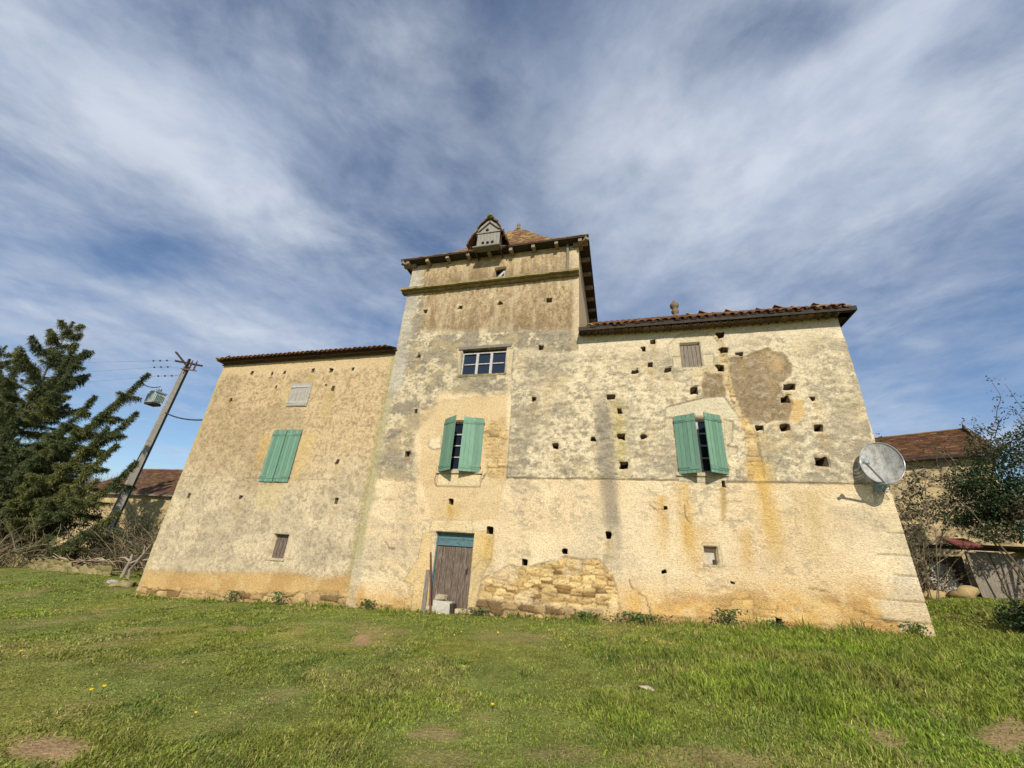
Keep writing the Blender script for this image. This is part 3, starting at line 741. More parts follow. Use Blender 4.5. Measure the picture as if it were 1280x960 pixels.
OL['attic'] = (snap(qrect(zp(2, [(768, 287), (848, 287), (832, 380), (748, 380)]), YL)), .1)

HOLES_MAIN, HOLES_LEFT = [], []
_h = random.Random(8)
for k, pts in ((1, [(222, 594), (408, 574), (621, 553), (883, 535, 1.35), (840, 790, 1.2), (188, 836)]), (4, [(880, 282), (975, 490, 1.2), (320, 527, 1.2), (358, 335, .7), (512, 738, 1.0)]),
               (6, [(320, 195), (282, 225), (246, 323), (313, 293, 1.15), (388, 315, 1.1), (500, 402, 1.45), (146, 425, 1.2), (184, 485), (74, 605), (192, 594, 1.1), (284, 594, .9), (199, 713, 1.35), (605, 167, 1.1),
                    (619, 231, 1.1), (605, 305, 1.25), (690, 245, 1.15), (896, 386, 1.7), (880, 438, 1.1), (995, 434), (774, 557, 1.15), (878, 557, 1.15), (1021, 558, 1.2), (1030, 700, 1.9), (618, 792, .8)]),
               (5, [(838, 440), (1020, 388, .9), (1208, 318, 1.1), (685, 297, 1.1)]), (7, [(268, 222, .6), (515, 490, .45), (262, 447, .5), (680, 634, 1.3)])):
    for p in pts:
        s = p[2] if len(p) > 2 else 1.0; q = at(*Z(k, p[0], p[1]), YF)
        HOLES_MAIN.append((q[0], q[2], .195 * s, .18 * s if s < 1.6 else .125 * s, _h.uniform(-.12, .12), _h.choice((.5, .9, 0.3))))
for p in [(588, 236), (676, 240), (733, 235), (860, 227, 1.15), (940, 224, 1.2), (1036, 220, 1.1), (699, 298, .75), (917, 290, .7), (950, 305, 1.3), (496, 357), (970, 630), (965, 805, 1.25), (540, 788, 1.2), (308, 783, 1.05)]:
    s = p[2] if len(p) > 2 else 1.0; q = at(*Z(2, p[0], p[1]), YL)
    HOLES_LEFT.append((q[0], q[2], .15 * s, .18 * s, _h.uniform(-.1, .1), .9))


def grid_wall(name, x0, x1, z0, z1, Y, paint, opens, hl, keep=None):
    n0, n1_, k0, k1 = [round(v / CELL) for v in (x0, x1, z0, z1)]
    xs = np.arange(n0, n1_ + 1) * CELL; zs = np.arange(k0, k1 + 1) * CELL
    XX, ZZ = np.meshgrid(xs, zs); x, z = XX.ravel().copy(), ZZ.ravel().copy()
    col, rel = paint(x, z)
    holes_relief(hl, x, z, rel, col)
    y = Y - rel; hole_v = np.zeros(len(x), bool)
    cut = [(rc, dep, 0) for rc, dep in opens.values()]
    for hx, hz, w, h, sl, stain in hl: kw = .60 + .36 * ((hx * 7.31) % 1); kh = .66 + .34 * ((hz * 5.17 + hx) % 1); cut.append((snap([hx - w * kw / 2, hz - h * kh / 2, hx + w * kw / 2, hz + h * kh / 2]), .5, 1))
    for rc, dep, in_hole in cut:
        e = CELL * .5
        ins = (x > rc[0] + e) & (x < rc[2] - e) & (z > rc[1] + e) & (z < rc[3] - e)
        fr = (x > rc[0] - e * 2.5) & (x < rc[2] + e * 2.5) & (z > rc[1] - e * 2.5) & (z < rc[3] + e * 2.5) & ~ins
        y[fr] = (Y - .016) if not in_hole else np.clip(y[fr], Y - .03, Y)
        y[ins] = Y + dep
        hole_v |= ins & bool(in_hole)
        c = CELL * 1.5
        for msk, tgt in (((x < rc[0] + c), rc[0] + .002), ((x > rc[2] - c), rc[2] - .002)):
            m = ins & msk; x[m] = tgt
        for msk, tgt in (((z < rc[1] + c), rc[1] + .002), ((z > rc[3] - c), rc[3] - .002)):
            m = ins & msk; z[m] = tgt
        if in_hole:
            al = np.where(ins | fr)[0]; ox, oz = x[al].copy(), z[al].copy(); x[al] += .07 * (vn(ox * 9 + rc[0] * 5, oz * 9, 3) - .5); z[al] += .06 * (vn(ox * 9, oz * 9 + rc[1] * 5, 4) - .5)
    nx, nz = len(xs), len(zs); id_ = np.arange(nx * nz).reshape(nz, nx)
    q = np.stack([id_[:-1, :-1], id_[:-1, 1:], id_[1:, 1:], id_[1:, :-1]], -1).reshape(-1, 4)
    if keep is not None:
        cxm = (XX[:-1, :-1] + CELL / 2).ravel(); czm = (ZZ[:-1, :-1] + CELL / 2).ravel(); q = q[keep(cxm, czm)]
        used = np.unique(q); mp = np.zeros(nx * nz, int); mp[used] = np.arange(len(used)); q = mp[q]; x, y, z, col, hole_v = x[used], y[used], z[used], col[used], hole_v[used]
    return np_mesh(name, np.stack([x, y, z], 1), q, col, M['plaster'], house, in_hole=hole_v)


TX0, TX1, RX1, LX0 = -7.5, -1.05, 5.9, -15.42
EAVE, TTOP = 6.525, 10.2
w1 = grid_wall('wall', TX0, RX1, -2.3, TTOP, YF, paint_main, OPEN_MAIN, HOLES_MAIN, lambda x, z: ~((x > TX1) & (z > EAVE)))
w2 = grid_wall('wall', LX0, TX0 - .004, -2.6, EAVE, YL, paint_left, OPEN_LEFT, HOLES_LEFT)
w1['label'] = 'patchy pale plaster wall of the tower and right wing'; w2['label'] = 'tan roughcast wall of the left wing'
# side and back walls
b = MB(); tanc = (.42, .32, .19)


def shell(b, x0, x1, y0, y1, z0, z1, col):
    b.add([(x0, y0, z0), (x1, y0, z0), (x1, y1, z0), (x0, y1, z0), (x0, y0, z1), (x1, y0, z1), (x1, y1, z1), (x0, y1, z1)], [(0, 4, 7, 3), (1, 2, 6, 5), (2, 3, 7, 6)], col)


shell(b, LX0, TX0 - .05, YL + .0, YL + 7.4, -2.6, EAVE, tanc)
b.build('wall', M['plaster'], house)
b = MB(); shell(b, TX0, TX1, YF, YF + 6.45, -2.3, TTOP, (.55, .43, .27)); b.build('wall', M['plaster'], house)
b = MB(); shell(b, TX1 + .05, RX1, YF, YF + 6.9, -2.3, EAVE, (.5, .42, .28)); b.build('wall', M['plaster'], house)

# string course of the tower
q0, q1 = at(*Z(1, 95, 488), 10.8), at(*Z(1, 1040, 392), 10.8)
b = MB(); zc = 8.94; n = 40
for i in range(n):
    xa = TX0 - .18 + (TX1 + .02 - TX0 + .18) * i / n; xb = TX0 - .18 + (TX1 + .02 - TX0 + .18) * (i + 1) / n - .004
    dz = random.uniform(-.008, .008); dy = random.uniform(-.012, .012) if i % 5 else 0
    b.box(((xa + xb) / 2, YF - .11 + dy, zc + dz), (xb - xa, .34, .085)); b.box(((xa + xb) / 2, YF - .05 + dy, zc - .075 + dz), (xb - xa, .2, .06))
b.build('string_course', M['stone_moss'], house)


# ---- roofs
def tcol(k=1.0):
    v = random.random(); c = C(.235, .115, .065) if v < .5 else C(.29, .16, .085) if v < .75 else C(.17, .10, .065) if v < .92 else C(.36, .25, .12)
    return tuple(c * random.uniform(.75, 1.2) * k)


def canal_roof(name, A, B, apexA, apexB, courses, sp, parent, k=1.0, amp=.055):
    """canal tiles on one slope: eave A->B, top edge apexA->apexB; each tile a half-round that overlaps the next"""
    A, B, TA, TB = map(Vector, (A, B, apexA, apexB)); b = MB()
    ex = (B - A).normalized(); Lw = (B - A).length; mid = (A + B) / 2
    slope = ((TA + TB) / 2 - mid); slope = (slope - ex * slope.dot(ex)); H = slope.length; up = slope.normalized(); nrm = ex.cross(up)
    if nrm.z < 0: nrm = -nrm
    n = int(Lw / sp); tl = H / courses
    for c in range(courses):
        s0, s1 = c * tl, (c + 1) * tl + .06
        fa = s0 / H; lo = (TA - A).dot(ex) * fa; hi = Lw + (TB - B).dot(ex) * fa
        for i in range(n):
            u = (i + .5) * Lw / n
            if u < lo + sp * .6 or u > hi - sp * .6: continue
            col = tcol(k); ju = random.uniform(-.012, .012); jl = random.uniform(-.02, .02); r0 = sp * .46; r1 = sp * .40
            vs = []; m = 5
            for s_, r, lift in ((s0 + jl, r0, .045), (s1 + jl, r1, .02)):
                for j in range(m + 1):
                    a = math.pi * j / m; vs.append(A + ex * (u + ju - r * math.cos(a)) + up * s_ + nrm * (lift + r * .62 * math.sin(a)))
            for j in range(m + 1):          # thickness at the lower mouth
                a = math.pi * j / m; vs.append(A + ex * (u + ju - (r0 - .018) * math.cos(a)) + up * (s0 + jl) + nrm * (.045 + (r0 - .02) * .62 * math.sin(a) - .008))
            fs = [(j, j + 1, m + 2 + j, m + 1 + j) for j in range(m)] + [(j, 2 * m + 2 + j, 2 * m + 3 + j, j + 1) for j in range(m)]
            b.add(vs, fs, col)
            # channel tile between two caps
            vs = []; uc = u + sp / 2
            for s_, r in ((s0 - .03 + jl, sp * .45), (s1, sp * .38)):
                for j in range(4):
                    a = math.pi * j / 3; vs.append(A + ex * (uc + r * math.cos(a)) + up * s_ + nrm * (.05 - r * .6 * math.sin(a)))
            b.add(vs, [(j, j + 1, 5 + j, 4 + j) for j in range(3)], tcol(k * .8))
    # bed under the tiles
    b.add([A - nrm * .03, B - nrm * .03, TB - nrm * .03, TA - nrm * .03], [(0, 1, 2, 3)], (.12, .08, .055))
    return b.build(name, M['tile'], parent)


# right wing: square hipped roof
EZ = 6.56; ap = Vector(at(836, 392, 14.45)); ap.x = 2.42; ap.z -= .22
o = .34
rA, rB = (TX1 + .02, YF - .40, EZ), (RX1 + o - .05, YF - .40, EZ)
rC = (RX1 + o - .05, YF + 7.2, EZ); rD = (TX1 + .02, YF + 7.2, EZ)
apw = Vector((TX1 + .02, ap.y, ap.z)); roof_r = canal_roof('roof', rA, rB, apw, ap, 11, .215, house)
canal_roof('roof', rB, rC, ap, ap, 11, .215, house); canal_roof('roof', rC, rD, ap, apw, 11, .215, house)
# its boarded soffit and fascia, a line of plaster-bedded tile ends below
b = MB()
b.box(((rA[0] + rB[0]) / 2, YF - .19, EZ - .05), (rB[0] - rA[0] - .02, .42, .03)); b.box((RX1 + .15, YF + 3.4, EZ - .05), (.30, 7.2, .03))
b.box(((rA[0] + rB[0]) / 2, YF - .385, EZ - .045), (rB[0] - rA[0], .03, .13)); b.box((rB[0] - .01, YF + 3.4, EZ - .045), (.03, 7.5, .13))
b.build('eaves_board', M['darkwood'], roof_r)
b = MB()
n = 34
for i in range(n):
    u = TX1 + .1 + (RX1 - TX1 - .15) * (i + .5) / n; r = .095; vs = []; sag = -.05 * math.sin(math.pi * i / n) + .02
    for yy in (YF - .33, YF + .02):
        for j in range(7):
            a = math.pi * j / 6; vs.append((u - r * math.cos(a), yy, EZ - .14 + sag + .07 * math.sin(a)))
    for j in range(7):
        a = math.pi * j / 6; vs.append((u - r * .78 * math.cos(a), YF - .33, EZ - .145 + sag + .052 * math.sin(a)))
    b.add(vs, [(j, j + 1, 8 + j, 7 + j) for j in range(6)] + [(j, 14 + j, 15 + j, j + 1) for j in range(6)], tuple(C(.17, .12, .085) * random.uniform(.7, 1.3)))
b.build('eaves_tiles', M['tile'], roof_r)
# ridge finial of the right wing
b = MB(); b.lathe(ap + Vector((0, 0, -.1)), [(.24, 0), (.2, .10), (.1, .17), (.08, .27), (.14, .34), (.14, .41), (.09, .48), (.13, .55), (.17, .63), (.17, .71), (.1, .80), (.05, .86), (.04, .91)], 14)
b.build('finial', M['dark_stone'], roof_r, smooth=True)

# left wing: low pitched roof
LZ = 6.50; lA, lB = (LX0 - .16, YL - .30, LZ), (TX0 - .06, YL - .30, LZ); la, lb = (LX0 + 3.2, YL + 3.7, LZ + 1.5), (TX0 - .06, YL + 3.7, LZ + 1.5)
roof_l = canal_roof('roof', lA, lB, la, lb, 8, .205, house, .85)
canal_roof('roof', (TX0 - .06, YL + 7.7, LZ), (LX0 - .16, YL + 7.7, LZ), lb, la, 8, .205, house, .85)
canal_roof('roof', (LX0 - .16, YL + 7.7, LZ), lA, la, la, 8, .205, house, .85)
b = MB(); n = 44
for row, (yo, zo) in enumerate(((.22, -.05), (.12, -.12))):
    for i in range(n):
        u = LX0 + .02 + (TX0 - LX0 - .06) * (i + .5 + .5 * row) / n; r = .088; vs = []
        for yy in (YL - yo, YL + .03):
            for j in range(6): a = math.pi * j / 5; vs.append((u - r * math.cos(a), yy, LZ + zo + .045 * math.sin(a)))
        for j in range(6): a = math.pi * j / 5; vs.append((u - r * .7 * math.cos(a), YL - yo, LZ + zo + .028 * math.sin(a)))
        b.add(vs, [(j, j + 1, 7 + j, 6 + j) for j in range(5)] + [(j, 12 + j, 13 + j, j + 1) for j in range(5)], tuple(C(.15, .09, .06) * random.uniform(.7, 1.3)))
    b.box(((LX0 + TX0) / 2, YL - yo / 2 + .02, LZ + zo - .006), (TX0 - LX0 + .1, yo - .02, .014), col=(.12, .085, .06))
b.build('eaves_tiles', M['tile'], roof_l)
b = MB(); b.blob((lA[0] + .1, lA[1] + .08, LZ + .06), (.14, .16, .07), 4); b.build('moss', M['stone_moss'], roof_l)

# tower: flared pyramid of flat tiles
tc_ = Vector((-4.2, 14.2, at(652, 285, 14.2)[2])); TZ = 10.26
hw0 = 3.60; prof = [(0, 0), (.22, .16), (.42, .335), (.62, .555), (.82, .80), (1.0, 1.0)]   # share of the way in, share of the height


def flat_tile_roof():
    b = MB(); H = tc_.z - TZ; rows = 40; cx_, cy_ = (TX0 + TX1) / 2, YF + 3.22
    for r_ in range(rows):
        t0, t1 = r_ / rows, (r_ + 1) / rows
        h0, h1 = np.interp(t0, *zip(*prof)), np.interp(t1, *zip(*prof)); a0, a1 = hw0 * (1 - t0), hw0 * (1 - t1 * .999)
        z0, z1 = TZ + H * h0 + .03, TZ + H * h1 + .012
        for sx, sy in ((0, -1), (1, 0), (0, 1), (-1, 0)):
            ex = Vector((-sy, sx, 0)); ou = Vector((sx, sy, 0)); n = max(1, int(2 * a0 / .19)); off = (r_ % 2) * .5
            for i in range(-1, n + 1):
                u0 = max(-1, min(1, ((i + off) / n) * 2 - 1)); u1 = max(-1, min(1, ((i + 1 + off) / n) * 2 - 1))
                if u1 - u0 < 1e-3: continue
                c = Vector((cx_, cy_, 0)); j = random.uniform(0, .012)
                p = [c + ex * u0 * a0 + ou * a0 + Vector((0, 0, z0 + j)), c + ex * u1 * a0 + ou * a0 + Vector((0, 0, z0 + j)), c + ex * u1 * a1 + ou * a1 + Vector((0, 0, z1)), c + ex * u0 * a1 + ou * a1 + Vector((0, 0, z1))]
                dn = Vector((0, 0, -.025 - j)) - ou * .004
                b.add(p + [p[0] + dn, p[1] + dn], [(0, 1, 2, 3), (4, 5, 1, 0)], tcol(.7) if random.random() > .12 + .35 * t0 ** 2 else tuple(C(.33, .235, .09) * random.uniform(.6, 1.1)))
    return b.build('roof', M['tile'], house)


roof_t = flat_tile_roof()
b = MB(); cxt, cyt = (TX0 + TX1) / 2, YF + 3.22
for sx, sy in ((0, -1), (1, 0), (0, 1), (-1, 0)):     # soffit boards and fascia
    L_ = hw0 * 2 - .06
    sz = (L_, .46, .03) if sy else (.46, L_ - .9, .03)
    b.box((cxt + sx * (hw0 - .24), cyt + sy * (hw0 - .24), TZ - .035), sz)
b.build('eaves_board', M['darkwood'], roof_t)
b = MB()
for t in np.linspace(-3.3, 3.3, 9):
    for sx, sy in ((0, -1), (1, 0), (-1, 0)):
        p = Vector((cxt + (t if sy else sx * (hw0 - .3)), cyt + (t if sx else sy * (hw0 - .3)), TZ - .11))
        b = MB(); b.box(p + Vector((0, 0, random.uniform(-.02, .02))), (.12, .5, .13) if sy else (.5, .12, .13)); b.build('rafter_end', M['rafter'], roof_t)
for sx in (-1, 1):
    b = MB(); b.beam((cxt + sx * 2.9, cyt - 2.9, TZ - .1), (cxt + sx * (hw0 - .05), cyt - hw0 + .05, TZ - .09), .14, .13); b.build('rafter_end', M['rafter'], roof_t)
b = MB(); b.lathe((cxt, cyt, tc_.z - .05), [(.12, 0), (.09, .12), (.05, .16), (.09, .24), (.09, .32), (.03, .38)], 10); b.build('finial', M['stone_moss'], roof_t)
b = MB(); b.tube([(cxt + .1, 0, 0)], 0.01) if False else None
# wooden prop standing on the string course
pa, pb = at(*Z(1, 978, 212), YF - .08), at(*Z(1, 976, 378), YF - .08)
b.tube([pb, (pb + pa) / 2 + C(.02, 0, 0), pa], [.055, .05, .045], 7); b.build('wooden_post', M['greywood'], house)

# pigeon dormer on the front slope
dm = MB(); dy = YF - .46
dl, dr = at(*Z(1, 492, 262), dy), at(*Z(1, 612, 258), dy); dtop = at(*Z(1, 550, 178), dy)[2]; dz0 = dl[2] - .02; dcx = (dl[0] + dr[0]) / 2; dhw = (dr[0] - dl[0]) / 2
for i in range(7):
    xx = dcx - dhw + (i + .5) * 2 * dhw / 7
    dm.box((xx, dy + random.uniform(0, .008), (dz0 + dtop) / 2), (2 * dhw / 7 - .008, .03, dtop - dz0))
dorm = dm.build('pigeon_dormer', M['dormerwood'], house); dorm['label'] = 'small white boarded dormer with pigeon holes under a tiled cap'
b = MB(); gz = at(*Z(1, 548, 118), dy)[2]
b.add([(dcx - dhw, dy + .01, dtop + .04), (dcx + dhw, dy + .01, dtop + .04), (dcx, dy + .01, gz - .02)], [(0, 1, 2)])
b.beam((dcx - dhw - .12, dy - .03, dtop + .02), (dcx, dy - .03, gz), .05, .09); b.beam((dcx + dhw + .12, dy - .03, dtop + .02), (dcx, dy - .03, gz), .05, .09)
b.box((dcx, dy - .02, dtop + .02), (2 * dhw + .1, .05, .05)); b.build('gable', M['dormerwood'], dorm)
b = MB()
for zx, zy in ((527, 228), (552, 226), (577, 222), (551, 158)):
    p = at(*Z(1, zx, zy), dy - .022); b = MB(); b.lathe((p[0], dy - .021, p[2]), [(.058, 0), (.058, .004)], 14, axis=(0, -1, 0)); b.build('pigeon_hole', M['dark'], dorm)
b = MB(); b.box((dcx, dy - .03, dz0 - .03), (2 * dhw + .16, .3, .05)); b.build('landing_ledge', M['greywood'], dorm)
b = MB(); ytop = dy + 2.2
for s in (-1, 1):
    # tiled slopes of the cap: steep flare from the ridge down to the main roof
    pr = [(0, gz + .14), (.30, gz - .16), (.52, dtop - .05), (.66, dz0 + .40), (.74, dz0 + .12)]
    for (xa, za), (xb, zb) in zip(pr[:-1], pr[1:]):
        for r_ in range(2):
            f0, f1_ = r_ / 2, (r_ + 1) / 2; x0_, z0_ = xa + (xb - xa) * f0, za + (zb - za) * f0; x1_, z1_ = xa + (xb - xa) * f1_, za + (zb - za) * f1_
            for j in range(9):
                y0_, y1_ = dy - .14 + j * .22 + random.uniform(-.02, .02), dy - .14 + (j + 1) * .22
                jj = random.uniform(0, .03)
                b.add([(dcx + s * x0_, y0_, z0_ + .02), (dcx + s * (x1_ + .05), y0_ - random.uniform(0, .03), z1_ - .02 + jj), (dcx + s * (x1_ + .05), y1_, z1_ - .02 + jj), (dcx + s * x0_, y1_, z0_ + .02),
                       (dcx + s * (x1_ + .04), y0_, z1_ - .06 + jj), (dcx + s * x0_, y0_, z0_ - .03)],
                      [(0, 1, 2, 3) if s < 0 else (3, 2, 1, 0), (0, 5, 4, 1)], tcol(.62))
    b.box((dcx + s * (dhw + .03), dy + .6, (dz0 + dtop) / 2 - .1), (.03, 1.1, dtop - dz0 + .1), col=(.07, .055, .045))
for j in range(6): b.blob((dcx, dy - .05 + j * .3, gz + .13), (.12, .2, .07), j, col=tuple(C(.34, .26, .09) * random.uniform(.6, 1.1)))
b.build('tiled_cap', M['tile'], dorm)


# ---- shutters, windows, door
GREENP = C(.135, .25, .175)


def shutter_leaf(name, hx, y, z0, z1, w, sgn, ang, parent, planks=5, material='green', hinges=True):
    """hinged at hx; sgn=+1 when the leaf extends to the right; ang = how far the free edge stands off the wall"""
    a = -ang if sgn > 0 else ang
    rot = a; d = Vector((math.cos(a), math.sin(a), 0)) * sgn; nrm = Vector((0, -1, 0)); nrm.rotate(Matrix.Rotation(rot, 3, 'Z'))
    P = Vector((hx, y, 0)); b = MB(); h = z1 - z0
    for i in range(planks):
        c = P + d * ((i + .5) * w / planks) + Vector((0, 0, (z0 + z1) / 2)) + nrm * random.uniform(-.002, .002)
        b.box(c, (w / planks - .012, .026, h + random.uniform(-.006, .006)), rot, col=tuple(GREENP * random.uniform(.84, 1.14)))
    b.box(P + d * w / 2 + Vector((0, 0, (z0 + z1) / 2)), (w - .01, .008, h - .02), rot, col=tuple(GREENP * .8))
    for f in (.085, .90):
        b.box(P + d * w / 2 + Vector((0, 0, z0 + h * f)) + nrm * .019, (w - .03, .010, .10 if f < .5 else .085), rot, col=tuple(GREENP * random.uniform(.85, 1.05)))
    o_ = b.build(name, M[material], parent)
    if hinges:
        b = MB()
        for f in (.085, .90):
            b = MB(); b.box(P + d * .16 + Vector((0, 0, z0 + h * f)) + nrm * .029, (.3, .006, .03), rot, col=tuple(GREENP * .7))
            b.tube([P - d * .012 + Vector((0, 0, z0 + h * f - .03)), P - d * .012 + Vector((0, 0, z0 + h * f + .03))], .011, 6, col=(.06, .06, .05))
            b.build('hinge', M['green'], o_)
    return o_


def frame_window(name, rc, y, cols, rows, parent, bar=.04, border=.06, depth=.05, glass_y=.02, mull=None):
    x0, z0, x1, z1 = rc; b = MB()
    b.box(((x0 + x1) / 2, y, z0 + border / 2), (x1 - x0, depth, border)); b.box(((x0 + x1) / 2, y, z1 - border / 2), (x1 - x0, depth, border))
    for xx in (x0 + border / 2, x1 - border / 2): b.box((xx, y, (z0 + z1) / 2), (border, depth, z1 - z0 - 2 * border - .002))
    iw, ih = x1 - x0 - 2 * border, z1 - z0 - 2 * border
    for i in range(1, cols): b.box((x0 + border + iw * i / cols, y - .004, (z0 + z1) / 2), (mull or bar, depth, ih - .002))
    for c in range(cols):
        xc = x0 + border + iw * (c + .5) / cols
        for i in range(1, rows): b.box((xc, y - .002, z0 + border + ih * i / rows), (iw / cols - (mull or bar) - .002, depth * .8, bar))
    w_ = b.build(name, M['whitepaint'], parent)
    for c in range(cols):
        g_ = MB(); xa = x0 + border + iw * c / cols + .004; xb = x0 + border + iw * (c + 1) / cols - .004
        g_.box(((xa + xb) / 2, y + glass_y, (z0 + z1) / 2), (xb - xa, .006, ih), Matrix.Rotation(random.uniform(-.035, .035), 3, 'X') @ Matrix.Rotation(random.uniform(-.03, .03), 3, 'Z')); g_.build('pane', M['glass'], w_)
    return w_


def sill(rc, Y, parent, over=.08, out=.06, h=.07, m='stone', drop=.0):
    b = MB(); b.box(((rc[0] + rc[2]) / 2, Y - out / 2 + .05, rc[1] - h / 2 + .003 - drop), (rc[2] - rc[0] + 2 * over, out + .12, h), jit=.004)
    return b.build('sill', M[m], parent)


# tower window with three casements under a wooden lintel
rc, dp = OM['tower_window']
win = frame_window('window', (rc[0] + .005, rc[1] + .005, rc[2] - .005, rc[3] - .10), YF + .10, 3, 2, house, .03, .035, .05, .02, .085); win['label'] = 'wide small-paned window of the tower'
b = MB(); b.box(((rc[0] + rc[2]) / 2, YF + .02, rc[3] + .055), (rc[2] - rc[0] + .3, .14, .10), jit=.012); b.build('lintel', M['greywood'], win)
b = MB(); b.box(((rc[0] + rc[2]) / 2, YF + .06, rc[1] - .035), (rc[2] - rc[0] + .1, .22, .075), jit=.01); b.build('sill', M['stone_moss'], win)
# dark strip standing in for the dark gap behind the top board
b = MB(); b.box(((rc[0] + rc[2]) / 2, YF + .11, rc[3] - .055), (rc[2] - rc[0] - .01, .04, .09)); b.build('gap_strip', M['darkwood'], win)

# shuttered windows: tower first floor, right wing first floor
for key, lab, angs in (('tower_shutters', 'green shuttered window of the tower standing ajar', (.62, .33)), ('right_shutters', 'green shuttered window of the right wing standing ajar', (.50, .62))):
    rc, dp = OM[key]
    win = frame_window('window', (rc[0] + .01, rc[1] + .02, rc[2] - .01, rc[3] - .01), YF + .13, 2, 4, house, .035, .06, .05, .02, .08); win['label'] = lab
    w_ = (rc[2] - rc[0]) / 2 + .015
    shutter_leaf('shutter', rc[0] - .03, YF - .045, rc[1] - .04, rc[3] + .03, w_, 1, angs[0], win)
    shutter_leaf('shutter', rc[2] + .03, YF - .045, rc[1] - .04, rc[3] + .03, w_, -1, angs[1], win)
    sill(rc, YF, win, .1, .05, .08)
# left wing: closed green shutters
rc, dp = OL['shutters']
win = frame_window('window', (rc[0] + .01, rc[1] + .02, rc[2] - .01, rc[3] - .01), YL + .08, 2, 3, house); win['label'] = 'window of the left wing behind closed green shutters'
w_ = (rc[2] - rc[0]) / 2 + .02
shutter_leaf('shutter', rc[0] - .035, YL - .05, rc[1] - .03, rc[3] + .05, w_, 1, .03, win); shutter_leaf('shutter', rc[2] + .035, YL - .045, rc[1] - .03, rc[3] + .05, w_, -1, .06, win)
# left wing: weathered attic shutter
rc, dp = OL['attic']
win = frame_window('attic_window', (rc[0] + .01, rc[1] + .01, rc[2] - .01, rc[3] - .01), YL + .07, 1, 1, house); win['label'] = 'attic window closed by a weathered grey shutter'
s_ = shutter_leaf('shutter', rc[0] - .02, YL - .04, rc[1] - .03, rc[3] + .03, rc[2] - rc[0] + .05, 1, .02, win, 5, 'palewood', False)
b = MB()
for f in (.14, .86): b.box(((rc[0] + rc[2]) / 2, YL - .075, rc[1] + (rc[3] - rc[1]) * f), (rc[2] - rc[0] + .05, .014, .06))
b.box((rc[2] + .035, YL - .05, (rc[1] + rc[3]) / 2), (.035, .03, rc[3] - rc[1] + .08)); b.build('batten', M['whitepaint'], s_)
# left wing: cellar window with dark boards
rc, dp = OL['cellar']
b = MB(); n = 4
for i in range(n): b.box((rc[0] + (i + .5) * (rc[2] - rc[0]) / n, YL + .15 + random.uniform(0, .01), (rc[1] + rc[3]) / 2), ((rc[2] - rc[0]) / n - .012, .03, rc[3] - rc[1] - .01))
win = b.build('cellar_window', M['brownwood'], house); win['label'] = 'small cellar window filled with dark boards'
sill(rc, YL, win, .07, .05, .06); b = MB(); b.box(((rc[0] + rc[2]) / 2, YL + .03, rc[3] + .03), (rc[2] - rc[0] + .12, .1, .055), jit=.006); b.build('lintel', M['concrete'], win)
# right wing: attic window with weathered planks
rc, dp = OM['attic']
b = MB(); n = 5
for i in range(n): b.box((rc[0] + (i + .5) * (rc[2] - rc[0]) / n, YF + .08 + random.uniform(0, .012), (rc[1] + rc[3]) / 2 - .01), ((rc[2] - rc[0]) / n - .01, .03, rc[3] - rc[1] - .06))
win = b.build('attic_window', M['shedwood'], house); win['label'] = 'attic window of the right wing boarded with grey planks'
sill(rc, YF, win, .09, .03, .06)
# niche low on the right wing, with a pale board at its back
rc, dp = OM['niche']
b = MB(); b.box(((rc[0] + rc[2]) / 2, YF + .20, (rc[1] + rc[3]) / 2 - .02), (rc[2] - rc[0] - .02, .03, rc[3] - rc[1] - .05)); nb = b.build('vent_opening', M['whiterubble'], house); nb['label'] = 'small square vent closed by a pale slab'
b = MB(); b.box(((rc[0] + rc[2]) / 2 + .05, YF + .02, rc[1] + .05), (.06, .06, .13), jit=.01); b.build('iron_stub', M['iron'], nb)
# pigeon opening at the tower top
rc, dp = OM['pigeon']
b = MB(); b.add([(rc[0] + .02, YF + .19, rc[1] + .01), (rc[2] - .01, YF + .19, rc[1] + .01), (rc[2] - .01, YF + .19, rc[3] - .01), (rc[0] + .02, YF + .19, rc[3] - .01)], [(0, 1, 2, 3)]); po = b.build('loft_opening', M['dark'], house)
b = MB(); mx_ = (rc[0] + rc[2]) / 2
b.beam((rc[0] + .06, YF + .1, rc[1] + .03), (rc[2] - .04, YF + .12, rc[3] - .06), .09, .02, up=(0, 1, 0)); b.beam((rc[0] + .16, YF + .12, rc[1] + .02), (rc[2] - .03, YF + .13, rc[1] + .19), .08, .02, up=(0, 1, 0))
b.box((rc[2] - .05, YF + .12, (rc[1] + rc[3]) / 2), (.05, .03, rc[3] - rc[1] - .03)); b.build('broken_board', M['whitepaint'], po)
b = MB(); b.beam((rc[0] + .02, YF + .11, rc[3] - .06), (rc[2] - .02, YF + .11, rc[3] - .03), .05, .05); b.build('crossbar', M['darkwood'], po)

